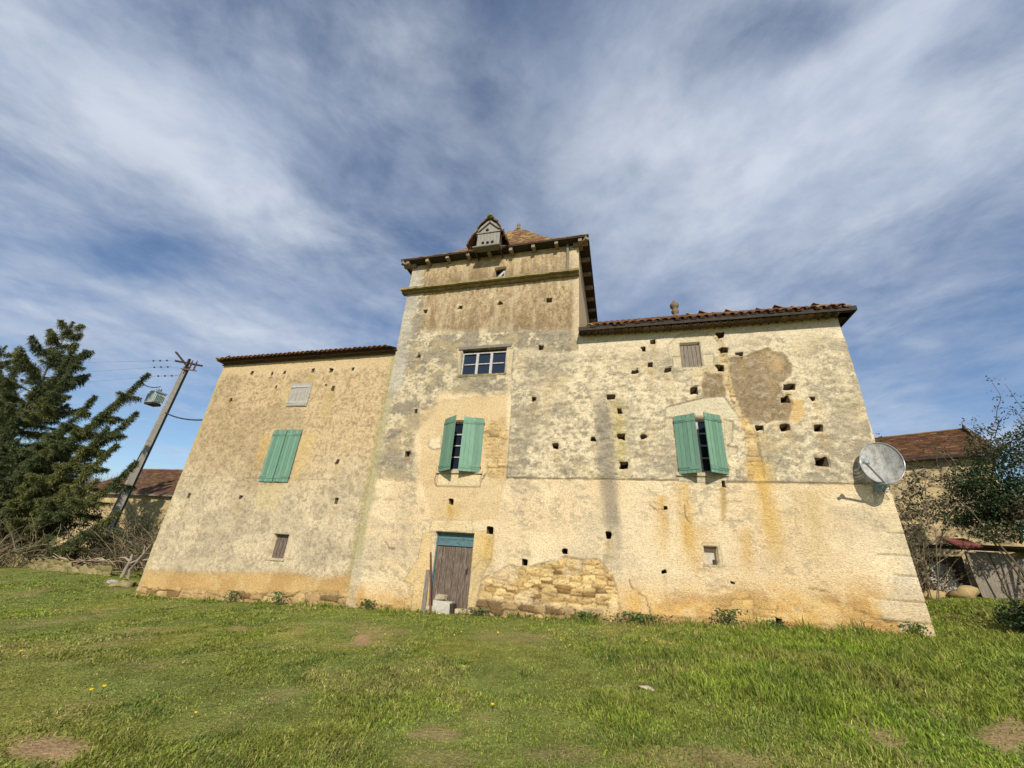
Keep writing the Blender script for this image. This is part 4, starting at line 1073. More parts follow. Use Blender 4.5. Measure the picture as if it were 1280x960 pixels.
# door
rc, dp = OM['door']
dx0, dx1, dtop_ = rc[0], rc[2], rc[3]; dbase = -1.33
b = MB(); n = 6
ptop = dtop_ - .34
for i in range(n):
    b.box((dx0 + .02 + (i + .5) * (dx1 - dx0 - .04) / n, YF + .17 + random.uniform(0, .012), (dbase + ptop) / 2 + random.uniform(-.01, .01)), ((dx1 - dx0 - .04) / n - .010, .035, ptop - dbase + .01))
door = b.build('door', M['brownwood'], house); door['label'] = 'weathered plank door with flaking turquoise paint above'
b = MB()
for i in range(2): b.box(((dx0 + dx1) / 2, YF + .165, ptop + .085 + i * .15), (dx1 - dx0 - .06, .03, .142), jit=.004)
b.build('transom_board', M['turq'], door)
b = MB(); b.box((dx0 + .02, YF + .15, (dbase + dtop_) / 2), (.04, .07, dtop_ - dbase)); b.box((dx1 - .02, YF + .15, (dbase + dtop_) / 2 + .4), (.04, .07, dtop_ - dbase - .8)); b.box(((dx0 + dx1) / 2, YF + .15, dtop_ - .02), (dx1 - dx0 - .082, .07, .04)); b.box(((dx0 + dx1) / 2, YF + .145, ptop + .002), (dx1 - dx0 - .082, .05, .025))
b.build('door_frame', M['turq'], door)
b = MB(); b.box((dx1 - .16, YF + .14, -.45), (.03, .02, .14)); b.tube([(dx1 - .16, YF + .13, -.42), (dx1 - .16, YF + .09, -.42), (dx1 - .16, YF + .09, -.5)], .01, 6); b.build('handle', M['iron'], door)
b = MB(); b.box(((dx0 + dx1) / 2, YF + .07, dbase - .16), (dx1 - dx0 - .01, .27, .30), jit=.004); b.build('door_step', M['stone'], door)

# ------------------------------------------------------------------ things at the foot of the wall
def zg(x, y): return float(ground(np.array([x]), np.array([y]))[0])


p = at(553, 763, YF - .02)
b = MB(); b.box((p[0] + .02, YF - .04, zg(p[0], YF) + .13), (.50, .22, .34), jit=.03); b.box((p[0] + .3, YF - .06, zg(p[0], YF) + .12), (.10, .2, .28), jit=.02, mat=1)
b.box((p[0] - .08, YF - .02, zg(p[0], YF) + .36), (.26, .16, .1), jit=.03, mat=2)
o = b.build('broken_block', [M['whiterubble'], M['iron'], M['stone']]); tag(o, 'broken white masonry block at the foot of the plank door', 'block')
pt, pb_ = at(*Z(5, 421, 392), YF - .12), at(*Z(5, 419, 668), YF - .26)
b = MB(); b.beam((pb_[0], pb_[1], zg(pb_[0], pb_[1]) - .02), pt, .036, .03); o = b.build('wooden_stake', M['redwood']); tag(o, 'thin reddish wooden stake leaning on the left jamb of the door', 'stake')
pt, pb_ = at(*Z(5, 409, 470), YF - .05), at(*Z(5, 385, 660), YF - .14)
b = MB(); b.beam((pb_[0], pb_[1], zg(pb_[0], pb_[1]) - .02), pt, .10, .03); o = b.build('grey_plank', M['greywood']); tag(o, 'short grey plank leaning on the wall left of the reddish stake', 'plank')


# ------------------------------------------------------------------ satellite dish on the right corner
dc = Vector((5.66, 10.56, 2.40)); dn = Vector((-.45, -.86, .22)).normalized()
dish = thing('satellite_dish', 'round perforated grey satellite dish bracketed to the right corner of the farmhouse', 'satellite dish', (5.82, 11, 1.9))
b = MB(); du = Vector((0, 0, 1)).cross(dn).normalized(); dv = dn.cross(du); rings = 10; seg = 48; RD = .49
vs = [dc - dn * .06]
for i in range(1, rings + 1):
    for j in range(seg):
        a = 2 * math.pi * j / seg; r_ = i / rings; vs.append(dc + du * (math.cos(a) * RD * .74 * r_) + dv * (math.sin(a) * RD * r_ * 1.0) + dn * (.10 * r_ * r_ - .06))
fs = [(0, 1 + j, 1 + (j + 1) % seg) for j in range(seg)]
for i in range(rings - 1):
    for j in range(seg): fs.append((1 + i * seg + j, 1 + (i + 1) * seg + j, 1 + (i + 1) * seg + (j + 1) % seg, 1 + i * seg + (j + 1) % seg))
b.add(vs, fs); b.build('reflector', M['dish'], dish, smooth=True)
b = MB(); b.tube([dc + du * (math.cos(a) * RD * .74) + dv * (math.sin(a) * RD) + dn * .04 for a in np.linspace(0, 2 * math.pi, 49)], .011, 6); b.build('rim', M['steel'], dish)
tip = Vector(at(1082, 578.4, 10.12)); foot = dc - dv * .50 + dn * .02
b = MB(); b.beam(foot - dn * .12, tip, .035, .035); b.build('feed_arm', M['steel'], dish)
b = MB(); ad = (dc - tip).normalized(); b.lathe(tip, [(.03, -.08), (.03, 0), (.045, .01), (.045, .07), (.02, .08)], 12, axis=ad); b.build('receiver', M['steel'], dish)
b = MB(); wp = Vector((5.72, 10.985, 1.98)); b.box(wp, (.26, .03, .24)); b.tube([wp, wp + Vector((.0, -.22, .0)), dc - dn * .12 - dv * .1], .03, 8)
b.beam(wp + Vector((.05, -.02, -.08)), wp + Vector((.03, -.3, .02)), .03, .05); b.beam(dc - dn * .12 - dv * .15, foot - dn * .14, .05, .05); b.build('wall_bracket', M['galv'], dish)
b = MB(); b.tube([dc - dn * .1 - dv * .4, dc - dn * .14 - dv * .55 + du * .0, wp + Vector((-.02, -.1, -.12)), wp + Vector((.1, -.01, -.3))], .006, 5); b.build('aerial_lead', M['cable'], dish)


# ------------------------------------------------------------------ vegetation helpers
class Cloud:
    """many small faces gathered in numpy: leaves, sprigs, blades"""
    def __init__(s): s.V = []; s.C = []; s.n = 0; s.F = []

    def quads(s, c, u, v, col):
        """centres (n,3), half axes u, v (n,3), colours (n,3): a lozenge leaf each"""
        n = len(c); V = np.stack([c - u, c - v * .9 + u * .1, c + u, c + v * .9 + u * .1], 1).reshape(-1, 3)
        s.V.append(V); s.C.append(np.repeat(col, 4, 0)); s.F.append(np.arange(n * 4).reshape(n, 4) + s.n); s.n += n * 4

    def build(s, name, m, parent=None):
        return np_mesh(name, np.concatenate(s.V), np.concatenate(s.F), np.concatenate(s.C), m, parent)


def unit(n, g=None):
    v = (g or rng).normal(size=(n, 3)); return v / np.linalg.norm(v, axis=1)[:, None]


def perp(d):
    a = np.cross(d, unit(len(d))); return a / (np.linalg.norm(a, axis=1)[:, None] + 1e-9)


# ------------------------------------------------------------------ spruce at the left
def spruce(name, base, apex, label, cat, nbr, reach, seed, extra=()):
    rd = random.Random(seed); gr = np.random.default_rng(seed)
    t = thing(name, label, cat, base); base = Vector(base); apex = Vector(apex)
    b = MB(); H = (apex - base).length
    pts = [base + (apex - base) * k + Vector((.10 * math.sin(k * 5), .08 * math.cos(k * 4), 0)) * (1 - k) for k in np.linspace(0, 1, 9)]
    b.tube(pts, [.24 * (1 - k) ** 1.3 + .012 for k in np.linspace(0, 1, 9)], 9)
    cl = Cloud()

    def sprig(points, w0):
        """one foliage-clad shoot along a curve, with hanging side twigs"""
        P = np.array([tuple(p) for p in points]); seg = np.linalg.norm(np.diff(P, axis=0), axis=1); L_ = seg.sum(); n = int(L_ * 105)
        if n < 4: return
        cum = np.concatenate([[0], np.cumsum(seg)]) / L_; tt = gr.random(n) ** .85
        c = np.stack([np.interp(tt, cum, P[:, k]) for k in range(3)], 1)
        d = np.stack([np.interp(np.clip(tt + .05, 0, 1), cum, P[:, k]) - np.interp(np.clip(tt - .05, 0, 1), cum, P[:, k]) for k in range(3)], 1); d /= np.linalg.norm(d, axis=1)[:, None] + 1e-9
        side = perp(d); side[:, 2] -= .35
        ln = w0 * (1.05 - .75 * tt) * gr.uniform(.5, 1.2, n)
        tip_ = d * .75 + side; tip_ /= np.linalg.norm(tip_, axis=1)[:, None]
        for q in range(5):                 # needles-clad twig: short overlapping tufts along it, drooping
            f = (q + .5) / 5; cc = c + tip_ * (ln * f)[:, None]; cc[:, 2] -= (ln * f * f * .45)
            u = tip_ * .6 + unit(n, gr) * .55; u[:, 2] -= .25 * f; u /= np.linalg.norm(u, axis=1)[:, None]
            v = perp(u)
            hue = gr.random(n)[:, None]; old = ss(.55, .75, vn(c[:, 0] * .9 + seed, c[:, 2] * .9 + c[:, 1] * .7, seed))[:, None]
            col = (C(.066, .086, .034) * (1 - hue) + C(.115, .130, .042) * hue) * (1 - old) + C(.145, .150, .045) * old
            col = col * gr.uniform(.7, 1.3, (n, 1))
            cl.quads(cc, u * gr.uniform(.06, .13, n)[:, None], v * gr.uniform(.008, .017, n)[:, None], col)

    def branch(o_, az, L_, up0, up1):
        pts_ = []; p_ = Vector(o_); n = 8; dirh = Vector((math.cos(az), math.sin(az), 0))
        for k in range(n + 1):
            pts_.append(p_.copy()); f = k / n; el = up0 + (up1 - up0) * f ** 1.2
            p_ = p_ + (dirh * math.cos(el) + Vector((0, 0, math.sin(el)))) * (L_ / n) + Vector((rd.uniform(-1, 1), rd.uniform(-1, 1), 0)) * .02 * L_
        b.tube(pts_, [.055 * (L_ / 4) * (1 - .9 * k / n) + .006 for k in range(n + 1)], 5)
        sprig(pts_[1:], .56)
        for k in range(2, n):
            for s in (-1, 1):
                l2 = L_ * .34 * (1.1 - k / n) * rd.uniform(.7, 1.3); az2 = az + s * rd.uniform(.55, 1.0); q0 = pts_[k]; q = []
                for m_ in range(5):
                    f = m_ / 4; q.append(q0 + Vector((math.cos(az2), math.sin(az2), 0)) * l2 * f + Vector((0, 0, l2 * (.05 * f - .28 * f * f + .25 * f ** 3))))
                sprig(q, .42)
    for i in range(nbr):
        k = (i + .5) / nbr; h = .10 + .88 * k; o_ = base + (apex - base) * h
        L_ = reach * (1 - h) ** .75 * rd.uniform(.75, 1.2) + .35
        branch(o_, i * 2.399 + rd.uniform(-.3, .3), L_, rd.uniform(-.15, .15) + .5 * h, rd.uniform(.25, .6) + .5 * h)
    for h, tx in extra:                   # long limbs, each rising to its own tip
        o_ = base + (apex - base) * h; tx = Vector(tx); pts_ = []; n = 9; Ld = (tx - o_).length
        for k in range(n + 1):
            f = k / n; p_ = o_.lerp(tx, f); p_.z -= .16 * Ld * 4 * f * (1 - f) * (.6 + .4 * f); p_ += Vector((rd.uniform(-1, 1), rd.uniform(-1, 1), 0)) * .012 * Ld; pts_.append(p_)
        b.tube(pts_, [.07 * (1 - .9 * k / n) + .006 for k in range(n + 1)], 5)
        sprig(pts_[2:], .62); sprig(pts_[3:], .5)
        hd = (tx - o_); az = math.atan2(hd.y, hd.x)
        for k in range(2, n):
            for s in (-1, 1, .45, -.45):
                l2 = Ld * .22 * (1.15 - k / n) * rd.uniform(.7, 1.3); az2 = az + s * rd.uniform(.5, 1.0); q0 = pts_[k]
                sprig([q0 + Vector((math.cos(az2), math.sin(az2), 0)) * l2 * f + Vector((0, 0, l2 * (.25 * f - .55 * f * f + .3 * f ** 3))) for f in np.linspace(0, 1, 5)], .42)
    sprig([apex - Vector((0, 0, 1.6)), apex], .32)
    b.build('trunk', M['bark'], t); cl.build('crown', M['needle'], t)
    return t


sb = (-23.8, 10.4)
TY = 15.2
ap1 = Vector(at(92, 402, TY))
base1 = (ap1.x + .9, TY, zg(ap1.x, TY) - .05)
spruce('spruce_tree', base1, ap1, 'tall dark spruce with upswept branches at the left edge of the lawn', 'tree', 46, 5.0, 7,
       [(h_, at(px_, py_, y_ * TY / 10.4)) for h_, px_, py_, y_ in ((.30, 186, 467, 10.0), (.24, 172, 516, 9.8), (.42, 110, 438, 9.9), (.16, 176, 578, 9.8), (.14, 150, 556, 9.6), (.45, 26, 444, 10.0), (.12, 120, 600, 9.7),
                                                                    (.10, 95, 625, 9.8), (.20, 140, 535, 9.6), (.22, 60, 560, 9.4), (.34, 120, 495, 9.8), (.5, 98, 432, 10.2), (.2, 20, 520, 9.4), (.30, 150, 500, 9.8), (.07, 150, 640, 9.8), (.06, 60, 670, 9.6), (.08, 10, 640, 9.5), (.07, 105, 665, 9.9), (.12, 40, 610, 9.3))])
ap2 = Vector(at(8, 432, 18.5))
spruce('spruce_tree', (ap2.x - .3, 18.5, zg(ap2.x, 18.5) - .05), ap2, 'second dark spruce, cut by the left edge, behind the tall one', 'tree', 42, 5.4, 9)


# ------------------------------------------------------------------ utility pole with transformer
PX_, PY_ = -25.0, 16.0
pole = thing('utility_pole', 'concrete utility pole with ladder holes rising behind the spruce', 'pole', (PX_, PY_, zg(PX_, PY_)))
ptop_ = Vector(at(232, 459, PY_)); pbot = Vector(at(137, 655, PY_)); pd = (ptop_ - pbot); pbot = pbot - pd * .19
b = MB(); axis_ = (ptop_ - pbot); ex = Vector((.93, -.37, 0)).normalized(); ey = Vector((.37, .93, 0)).normalized(); n = 24


def pp(f, a, c): return pbot + axis_ * f + (ex * a * .72 + ey * c * .8) * (1.9 - f) / 1.9


for s in (-1, 1):         # two flanges and the rungs between them, with a thin web behind
    b.add([pp(0, s * .30 - .07, -.2), pp(0, s * .30 + .07, -.2), pp(0, s * .30 + .07, .2), pp(0, s * .30 - .07, .2), pp(1, s * .30 - .07, -.2), pp(1, s * .30 + .07, -.2), pp(1, s * .30 + .07, .2), pp(1, s * .30 - .07, .2)],
          [(0, 1, 5, 4), (1, 2, 6, 5), (2, 3, 7, 6), (3, 0, 4, 7), (4, 5, 6, 7)])
b.build('shaft', M['concrete'], pole)
b = MB()
for i in range(n):
    f = (i + .4) / n; q = pbot + axis_ * f; k = (1.9 - f) / 1.9
    b = MB(); b.beam(q - ex * .16 * k, q + ex * .16 * k, .24 * k, .16 if i % 4 else .5); b.build('rung', M['concrete'], pole)
b = MB(); b.beam(pp(0, 0, .17), pp(1, 0, .17), .30, .04, up=tuple(ex)); b.build('web', M['recess_concrete'], pole)
b = MB(); ct = ptop_ + Vector((.05, 0, .05)); ca, cb_ = Vector(at(216, 449, PY_)), Vector(at(242, 464, PY_))
b.beam(ct - Vector((0, 0, .5)), ct + Vector((0, 0, .5)), .12, .12, up=(0, 1, 0)); b.beam(ct + Vector((.2, 0, -.1)), ca + Vector((0, -.0, .5)), .10, .08); b.beam(ct + Vector((-.2, -.6, .1)), ct + Vector((.4, .6, .3)), .09, .09)
b.build('crossarm', M['iron'], pole)
b = MB(); qf = Vector(at(240, 453, PY_))
for dx in (-.22, 0, .22):
    c = qf + Vector((dx, dx * .5, -.1)); b.lathe(c, [(.03, -.4), (.06, -.34), (.03, -.28), (.06, -.22), (.03, -.16), (.06, -.1), (.03, 0), (.05, .08), (.02, .25)], 8)
b.beam(qf + Vector((-.35, -.2, -.5)), qf + Vector((.35, .2, -.5)), .06, .06); b.beam(qf + Vector((0, 0, -.5)), ct, .06, .06); b.build('fuse_switch', M['ceramic'], pole)
# strain insulators and the three overhead lines to the left
for k, (ix, iy, ex_, ey_) in enumerate(((200, 451, -120, 448), (201, 459, -120, 470), (206, 470, -120, 486))):
    a = Vector(at(ix + 14, iy - .5, PY_)); c0 = Vector(at(ix - 8, iy, PY_)); e = Vector(at(ex_, ey_, PY_ + 4))
    b = MB()
    for j in range(3):
        q = c0 + (a - c0) * (j / 2.6); dirv = (a - c0).normalized(); b.lathe(q - dirv * .05, [(.015, 0), (.05, .015), (.06, .05), (.025, .07), (.015, .12)], 10, axis=dirv)
    b.tube([c0, a, ct + Vector((-.1, 0, .1 - .3 * k))], .014, 5, mat=1)
    b.build('strain_insulator', [M['glassins'], M['steel']], pole)
    b = MB(); pts = []
    for f in np.linspace(0, 1, 24): q = c0.lerp(e, f); q.z -= 1.2 * 4 * f * (1 - f) * .25; pts.append(q)
    b.tube(pts, .006, 4); o = b.build('overhead_wire', M['cable'])
    tag(o, ('topmost', 'middle', 'lowest')[k] + ' of the three thin overhead wires leaving the pole to the left', 'wire', 'overhead wires at the pole top')
# transformer
tp = Vector(at(194, 498, PY_ - .3)); tr = thing('transformer', 'pale green transformer box hung on the utility pole', 'transformer', tp)
TS = .74
b = MB(); b.box(tp, (.85 * TS, .75 * TS, .85 * TS)); b.box(tp + Vector((0, 0, .46 * TS)), (.95 * TS, .85 * TS, .07))
for i in range(6): b.box(tp + Vector((-.32 + i * .128, -.40, -.03)) * TS, (.02, .05, .62 * TS)); b.box(tp + Vector((.45, -.28 + i * .11, -.03)) * TS, (.05, .02, .62 * TS))
tank = b.build('tank', M['galv'], tr)
b = MB(); b.box(tp + Vector((0, 0, -.5)) * TS, (.8 * TS, .7 * TS, .12)); b.build('base_tray', M['iron'], tr)
b = MB()
for dx in (-.2, 0, .2): b.lathe(tp + Vector((dx, 0, .36)), [(.03, 0), (.05, .04), (.025, .08), (.05, .12), (.025, .16), (.02, .24)], 8)
b.build('bushing', M['ceramic'], tr)
b = MB()
for dz in (-.25, .25): b.beam(tp + Vector((.25, .15, dz)), pbot.lerp(ptop_, .78 + dz * .06), .07, .07)
b.build('bracket', M['steel'], tr)
# wires: from the tree to the transformer, from pole to farmhouse
def wire(name, p, q, r_, sag, label):
    b = MB(); b.tube([Vector(p).lerp(Vector(q), f) - Vector((0, 0, sag * 4 * f * (1 - f))) for f in np.linspace(0, 1, 20)], r_, 5); o = b.build(name, M['cable']); tag(o, label, 'wire')


wire('power_cable', at(207, 516, PY_), (-15.40, 12.4, 4.75), .035, .35, 'thick black cable slung from the pole to the left side of the farmhouse')
wire('power_cable', at(176, 478, 14.5), tp + Vector((0, 0, .75)), .025, .15, 'short black cable reaching from the spruce side to the transformer top')


# ------------------------------------------------------------------ far houses
def rubble_wall(name, P, U, W, H, parent, tone=(C(.50, .38, .20), C(.36, .27, .15)), sx=.34, sz=.16, seed=20, cell=.05, amp=.05, hole=None):
    """a masonry wall: origin P, direction U, width W, height function H(u)"""
    us = np.arange(0, W + cell, cell); hmax = max(H(0), H(W / 2), H(W)); zs = np.arange(0, hmax + cell, cell)
    UU, ZZ = np.meshgrid(us, zs); u, z = UU.ravel(), ZZ.ravel(); idv, h = stonework(u, z, sx, sz, seed)
    col = mixc(tone[0][None] * np.ones((len(u), 1)), tone[1][None], idv) * (.7 + .6 * fbm(u * 3, z * 3, 3, seed))[:, None]
    col = mixc(C(.27, .21, .13)[None] * np.ones((len(u), 1)), col, .25 + .75 * h)
    rel = h * amp * (.3 + .9 * idv)
    U = np.array(U) / np.linalg.norm(U); N = np.array([U[1], -U[0], 0]); z = np.minimum(z, np.array([H(a) for a in us])[None].repeat(len(zs), 0).ravel())
    V = np.array(P)[None] + u[:, None] * U[None] + N[None] * rel[:, None]; V[:, 2] += z
    nx, nz = len(us), len(zs); id_ = np.arange(nx * nz).reshape(nz, nx); q = np.stack([id_[:-1, :-1], id_[:-1, 1:], id_[1:, 1:], id_[1:, :-1]], -1).reshape(-1, 4)
    return np_mesh(name, V, q, col, M['rubble'], parent)


# stone house at the right, its front turned toward the lawn
E_ = Vector(at(1234, 567, 18.2)); dr_ = Vector((.87, -.49, 0)).normalized(); bk = Vector((.49, .87, 0)).normalized()
LW = 8.5; Wl = E_ - dr_ * LW; gz_ = -1.4
rh = thing('stone_house', 'rubble stone house with brown tiled roof behind the right corner of the farmhouse', 'house', (E_.x - 3, E_.y + 1.5, -1))
hh = E_.z - gz_
rubble_wall('wall', (Wl.x, Wl.y, gz_), (dr_.x, dr_.y, 0), LW, lambda u: hh, rh, (C(.52, .40, .21), C(.36, .28, .17)), .36, .15, 21, .05, .07)
rubble_wall('wall', (E_.x, E_.y, gz_), (bk.x, bk.y, 0), 7, lambda u: hh + 2.2 * (1 - abs(u - 3.5) / 3.5), rh, (C(.48, .37, .2), C(.36, .28, .17)), .36, .15, 22, .08, .05)
rid = Vector(at(1204, 535, E_.y + bk.y * 3.5)); apz = rid.z - .0
eA, eB = Wl - bk * .3 + Vector((0, 0, .0)), E_ - bk * .3 + dr_ * .3
tB = E_ + bk * 3.5 + dr_ * .1; tB.z = apz; tA = Wl + bk * 3.5; tA.z = apz


def plain_roof(name, A, B, TB, TA, rows, w, parent, k=1.0, step=.03):
    b = MB(); A, B, TB, TA = map(Vector, (A, B, TB, TA)); nrm = (B - A).cross(TA - A).normalized()
    if nrm.z < 0: nrm = -nrm
    for r_ in range(rows):
        f0, f1_ = r_ / rows, (r_ + 1) / rows; p0, p1, q0, q1 = A.lerp(TA, f0), B.lerp(TB, f0), A.lerp(TA, f1_), B.lerp(TB, f1_); n = max(1, int((p1 - p0).length / w))
        for i in range(n):
            a, c = i / n, (i + 1) / n; j = nrm * (step + random.uniform(0, .015))
            v = [p0.lerp(p1, a) + j, p0.lerp(p1, c) + j, q0.lerp(q1, c) + nrm * .005, q0.lerp(q1, a) + nrm * .005, p0.lerp(p1, a), p0.lerp(p1, c)]
            b.add(v, [(0, 1, 2, 3), (4, 5, 1, 0)], tcol(k) if f0 < .93 else tuple(C(.38, .27, .11) * random.uniform(.7, 1.1)))
    return b.build(name, M['tile'], parent)


rr = plain_roof('roof', eA, eB, tB, tA, 26, .2, rh, .72); eC = E_ + bk * 7.3 + dr_ * .3; eD = Wl + bk * 7.3
plain_roof('roof', eC, eD, tA, tB, 20, .3, rh, .75)
plain_roof('roof', eB, eC, tB, tB, 20, .25, rh, .85)
b = MB(); b.beam(eA + Vector((0, 0, -.06)), eB + Vector((0, 0, -.06)), .12, .1); b.build('eaves_board', M['darkwood'], rr)
b = MB()
hp = E_ - dr_ * 3.0
b.box(hp - bk * .01 + Vector((0, 0, -.42)), (.5, .06, .3), math.atan2(dr_.y, dr_.x)); b.build('loft_opening', M['dark'], rh)

# stone barn at the left, behind the pole
BY = 26.0
bl, br = Vector(at(60, 655, BY)), Vector(at(222, 640, BY + 1.0)); ev = at(205, 619, BY)[2]; rz_ = at(205, 586, BY + 4.5)[2]
bx0, bx1 = at(95, 625, BY)[0], at(206, 620, BY)[0] + 4
lh = thing('stone_barn', 'low ochre stone barn with dark tiled roof behind the utility pole', 'barn', ((bx0 + bx1) / 2, BY + 3, -2))
rubble_wall('wall', (bx0, BY, -3.2), (1, 0, 0), bx1 - bx0, lambda u: ev + 3.2 + .05, lh, (C(.46, .35, .19), C(.36, .265, .14)), .42, .2, 23, .07, .05)
b = MB(); shell(b, bx0, bx1, BY, BY + 9, -3.2, ev, (.4, .3, .16)); b.build('wall', M['plaster'], lh)
rl = plain_roof('roof', (bx0 - .4, BY - .35, ev + .0), (bx1 + .3, BY - .35, ev + .0), (bx1 + .3, BY + 4.5, rz_), (bx0 - .4, BY + 4.5, rz_), 22, .28, lh, .5)
plain_roof('roof', (bx1 + .3, BY + 9.3, ev), (bx0 - .4, BY + 9.3, ev), (bx0 - .4, BY + 4.5, rz_), (bx1 + .3, BY + 4.5, rz_), 12, .5, lh, .62)
b = MB(); b.beam((bx0 - .4, BY - .36, ev - .06), (bx1 + .3, BY - .36, ev - .06), .1, .12); b.build('eaves_board', M['greywood'], rl)

# low retaining wall across the back of the left lawn, mossy
LWY = 14.3
rw0, rw1 = at(-60, 725, LWY)[0], at(150, 712, LWY)[0]
sw = rubble_wall('low_stone_wall', (rw0, LWY, float(zg(-24, LWY)) - .5), (1, -.10, 0), rw1 - rw0 + 1.6, lambda u: .92 + .12 * math.sin(u * 1.7) + .07 * math.sin(u * 5) + .05 * math.sin(u * 11), None, (C(.30, .24, .12), C(.15, .135, .05)), .34, .15, 25, .035, .10)
tag(sw, 'low mossy dry stone wall along the back of the left lawn', 'wall')


def shrub(name, base, stems, lobes, nleaf, cols, label, cat, seed, lsize=(.045, .085), bare=0, sr=1.0):
    gr = np.random.default_rng(seed); rd = random.Random(seed); t = thing(name, label, cat, base); base = Vector(base)
    b = MB(); cl = Cloud()
    C_ = np.array([l[0] for l in lobes], float); R_ = np.array([l[1] for l in lobes], float); W_ = np.prod(R_, 1); W_ = W_ / W_.sum()
    for i in range(stems):
        L_ = lobes[rd.randrange(len(lobes))]; e = Vector(L_[0]) + Vector([rd.uniform(-.8, .8) * r_ for r_ in L_[1]]); o0 = base + Vector((rd.uniform(-.25, .25), rd.uniform(-.25, .25), 0)); m_ = o0.lerp(e, .5) + Vector((rd.uniform(-.3, .3), rd.uniform(-.3, .3), .25))
        b.tube([o0, o0.lerp(m_, .5), m_, m_.lerp(e, .5) + Vector((0, 0, .08)), e], [.034 * sr, .028 * sr, .022 * sr, .014 * sr, .005], 5, col=tuple(C(.12, .095, .065) * rd.uniform(.6, 1.3)))
        for s in range(5):
            f = rd.uniform(.4, 1); q = m_.lerp(e, f); d = Vector((rd.gauss(0, 1), rd.gauss(0, 1), rd.gauss(.4, .7))).normalized() * rd.uniform(.3, .8)
            b.tube([q, q + d * .5 + Vector((0, 0, .04)), q + d], [.012, .008, .003], 4, col=(.15, .11, .08), cap=False)
    for i in range(bare):
        L_ = lobes[rd.randrange(min(3, len(lobes)))]; q = Vector(L_[0]) + Vector([rd.uniform(-.9, .9) * r_ for r_ in L_[1]]); pts_ = [q]; d = Vector((rd.uniform(-1, .7), rd.uniform(-.6, .3), rd.uniform(.3, 1.2))).normalized()
        for j in range(6): d = (d + Vector((rd.uniform(-.35, .35), rd.uniform(-.3, .3), -.13))).normalized(); pts_.append(pts_[-1] + d * rd.uniform(.18, .34))
        b.tube(pts_, [.012, .011, .01, .008, .006, .005, .003], 4, col=(.14, .09, .07), cap=False)
        P = np.array([tuple(p_) for p_ in pts_]); k = 34; c = P[gr.integers(1, 7, k)] + gr.normal(size=(k, 3)) * .09; u = unit(k, gr)
        cl.quads(c, u * .04, perp(u) * .026, np.array(cols)[gr.integers(0, len(cols), k)] * gr.uniform(.6, 1.2, (k, 1)))
    ii = gr.choice(len(lobes), nleaf, p=W_); d = unit(nleaf, gr) * (gr.random(nleaf) ** .42)[:, None]; c = C_[ii] + d * R_[ii]
    keep = fbm(c[:, 0] * 2.3 + c[:, 1] * .8, c[:, 2] * 2.3 + c[:, 1] * .9, 3, seed) > .48
    c = c[keep]; n = len(c); u = unit(n, gr); u[:, 2] -= .3; v = perp(u)
    tone = fbm(c[:, 0] * 1.3 + 4, c[:, 2] * 1.3 + c[:, 1], 3, seed + 1); ci = np.clip(((tone - .3) / .4 * len(cols)).astype(int) + gr.integers(-1, 2, n), 0, len(cols) - 1)
    cl.quads(c, u * gr.uniform(*lsize, n)[:, None], v * gr.uniform(lsize[0] * .55, lsize[1] * .55, n)[:, None], np.array(cols)[ci] * gr.uniform(.65, 1.3, (n, 1)))
    b.build('stems', M['twig'], t); cl.build('foliage', M['leaf'], t)
    return t


def lob(px, py, y, rx, ry, rz): return (tuple(at(px, py, y)), (rx, ry, rz))



# ------------------------------------------------------------------ thickets
def thicket(name, box, n, length, label, cat, cols, seed, lean=(0, 0), arch=.6, rad=.011, leaf=0, leafcol=None, up=1.0):
    """dry arching stems rising from a strip of ground"""
    rd = random.Random(seed); gr = np.random.default_rng(seed); x0, x1, y0, y1 = box
    t = thing(name, label, cat, ((x0 + x1) / 2, (y0 + y1) / 2, zg((x0 + x1) / 2, (y0 + y1) / 2)))
    b = MB(); tips = []
    for i in range(n):
        x, y = rd.uniform(x0, x1), rd.uniform(y0, y1); p = Vector((x, y, zg(x, y) - .03)); L_ = length * rd.uniform(.45, 1.15); az = rd.uniform(0, 6.28); el = rd.uniform(.75, 1.5) * up; k = 7; pts = []
        bend = rd.uniform(.3, 1.2) * arch
        for j in range(k + 1):
            pts.append(p.copy()); d = Vector((math.cos(az) * math.cos(el) + lean[0], math.sin(az) * math.cos(el) + lean[1], math.sin(el))); p = p + d.normalized() * L_ / k; el -= bend / k * 1.6; az += rd.uniform(-.25, .25)
            if p.z < zg(p.x, p.y): break
        c = cols[rd.randrange(len(cols))]; c = tuple(C(*c) * rd.uniform(.6, 1.3))
        if len(pts) > 2: b.tube(pts, [rad * rd.uniform(.7, 1.4) * (1 - .7 * j / len(pts)) for j in range(len(pts))], 4, col=c, cap=False); tips += [(q, p0) for q, p0 in zip(pts[2:], pts[1:])]
    b.build('stems', M['twig'], t)
    if leaf:
        cl = Cloud(); P = np.array([tuple(q) for q, _ in tips]); ii = gr.integers(0, len(P), leaf); c = P[ii] + gr.normal(size=(leaf, 3)) * .12
        u = unit(leaf, gr); v = perp(u); cc = np.array(leafcol)[gr.integers(0, len(leafcol), leaf)] * gr.uniform(.6, 1.3, (leaf, 1))
        cl.quads(c, u * gr.uniform(.03, .065, leaf)[:, None], v * gr.uniform(.02, .04, leaf)[:, None], cc); cl.build('leaves', M['leaf'], t)
    return t


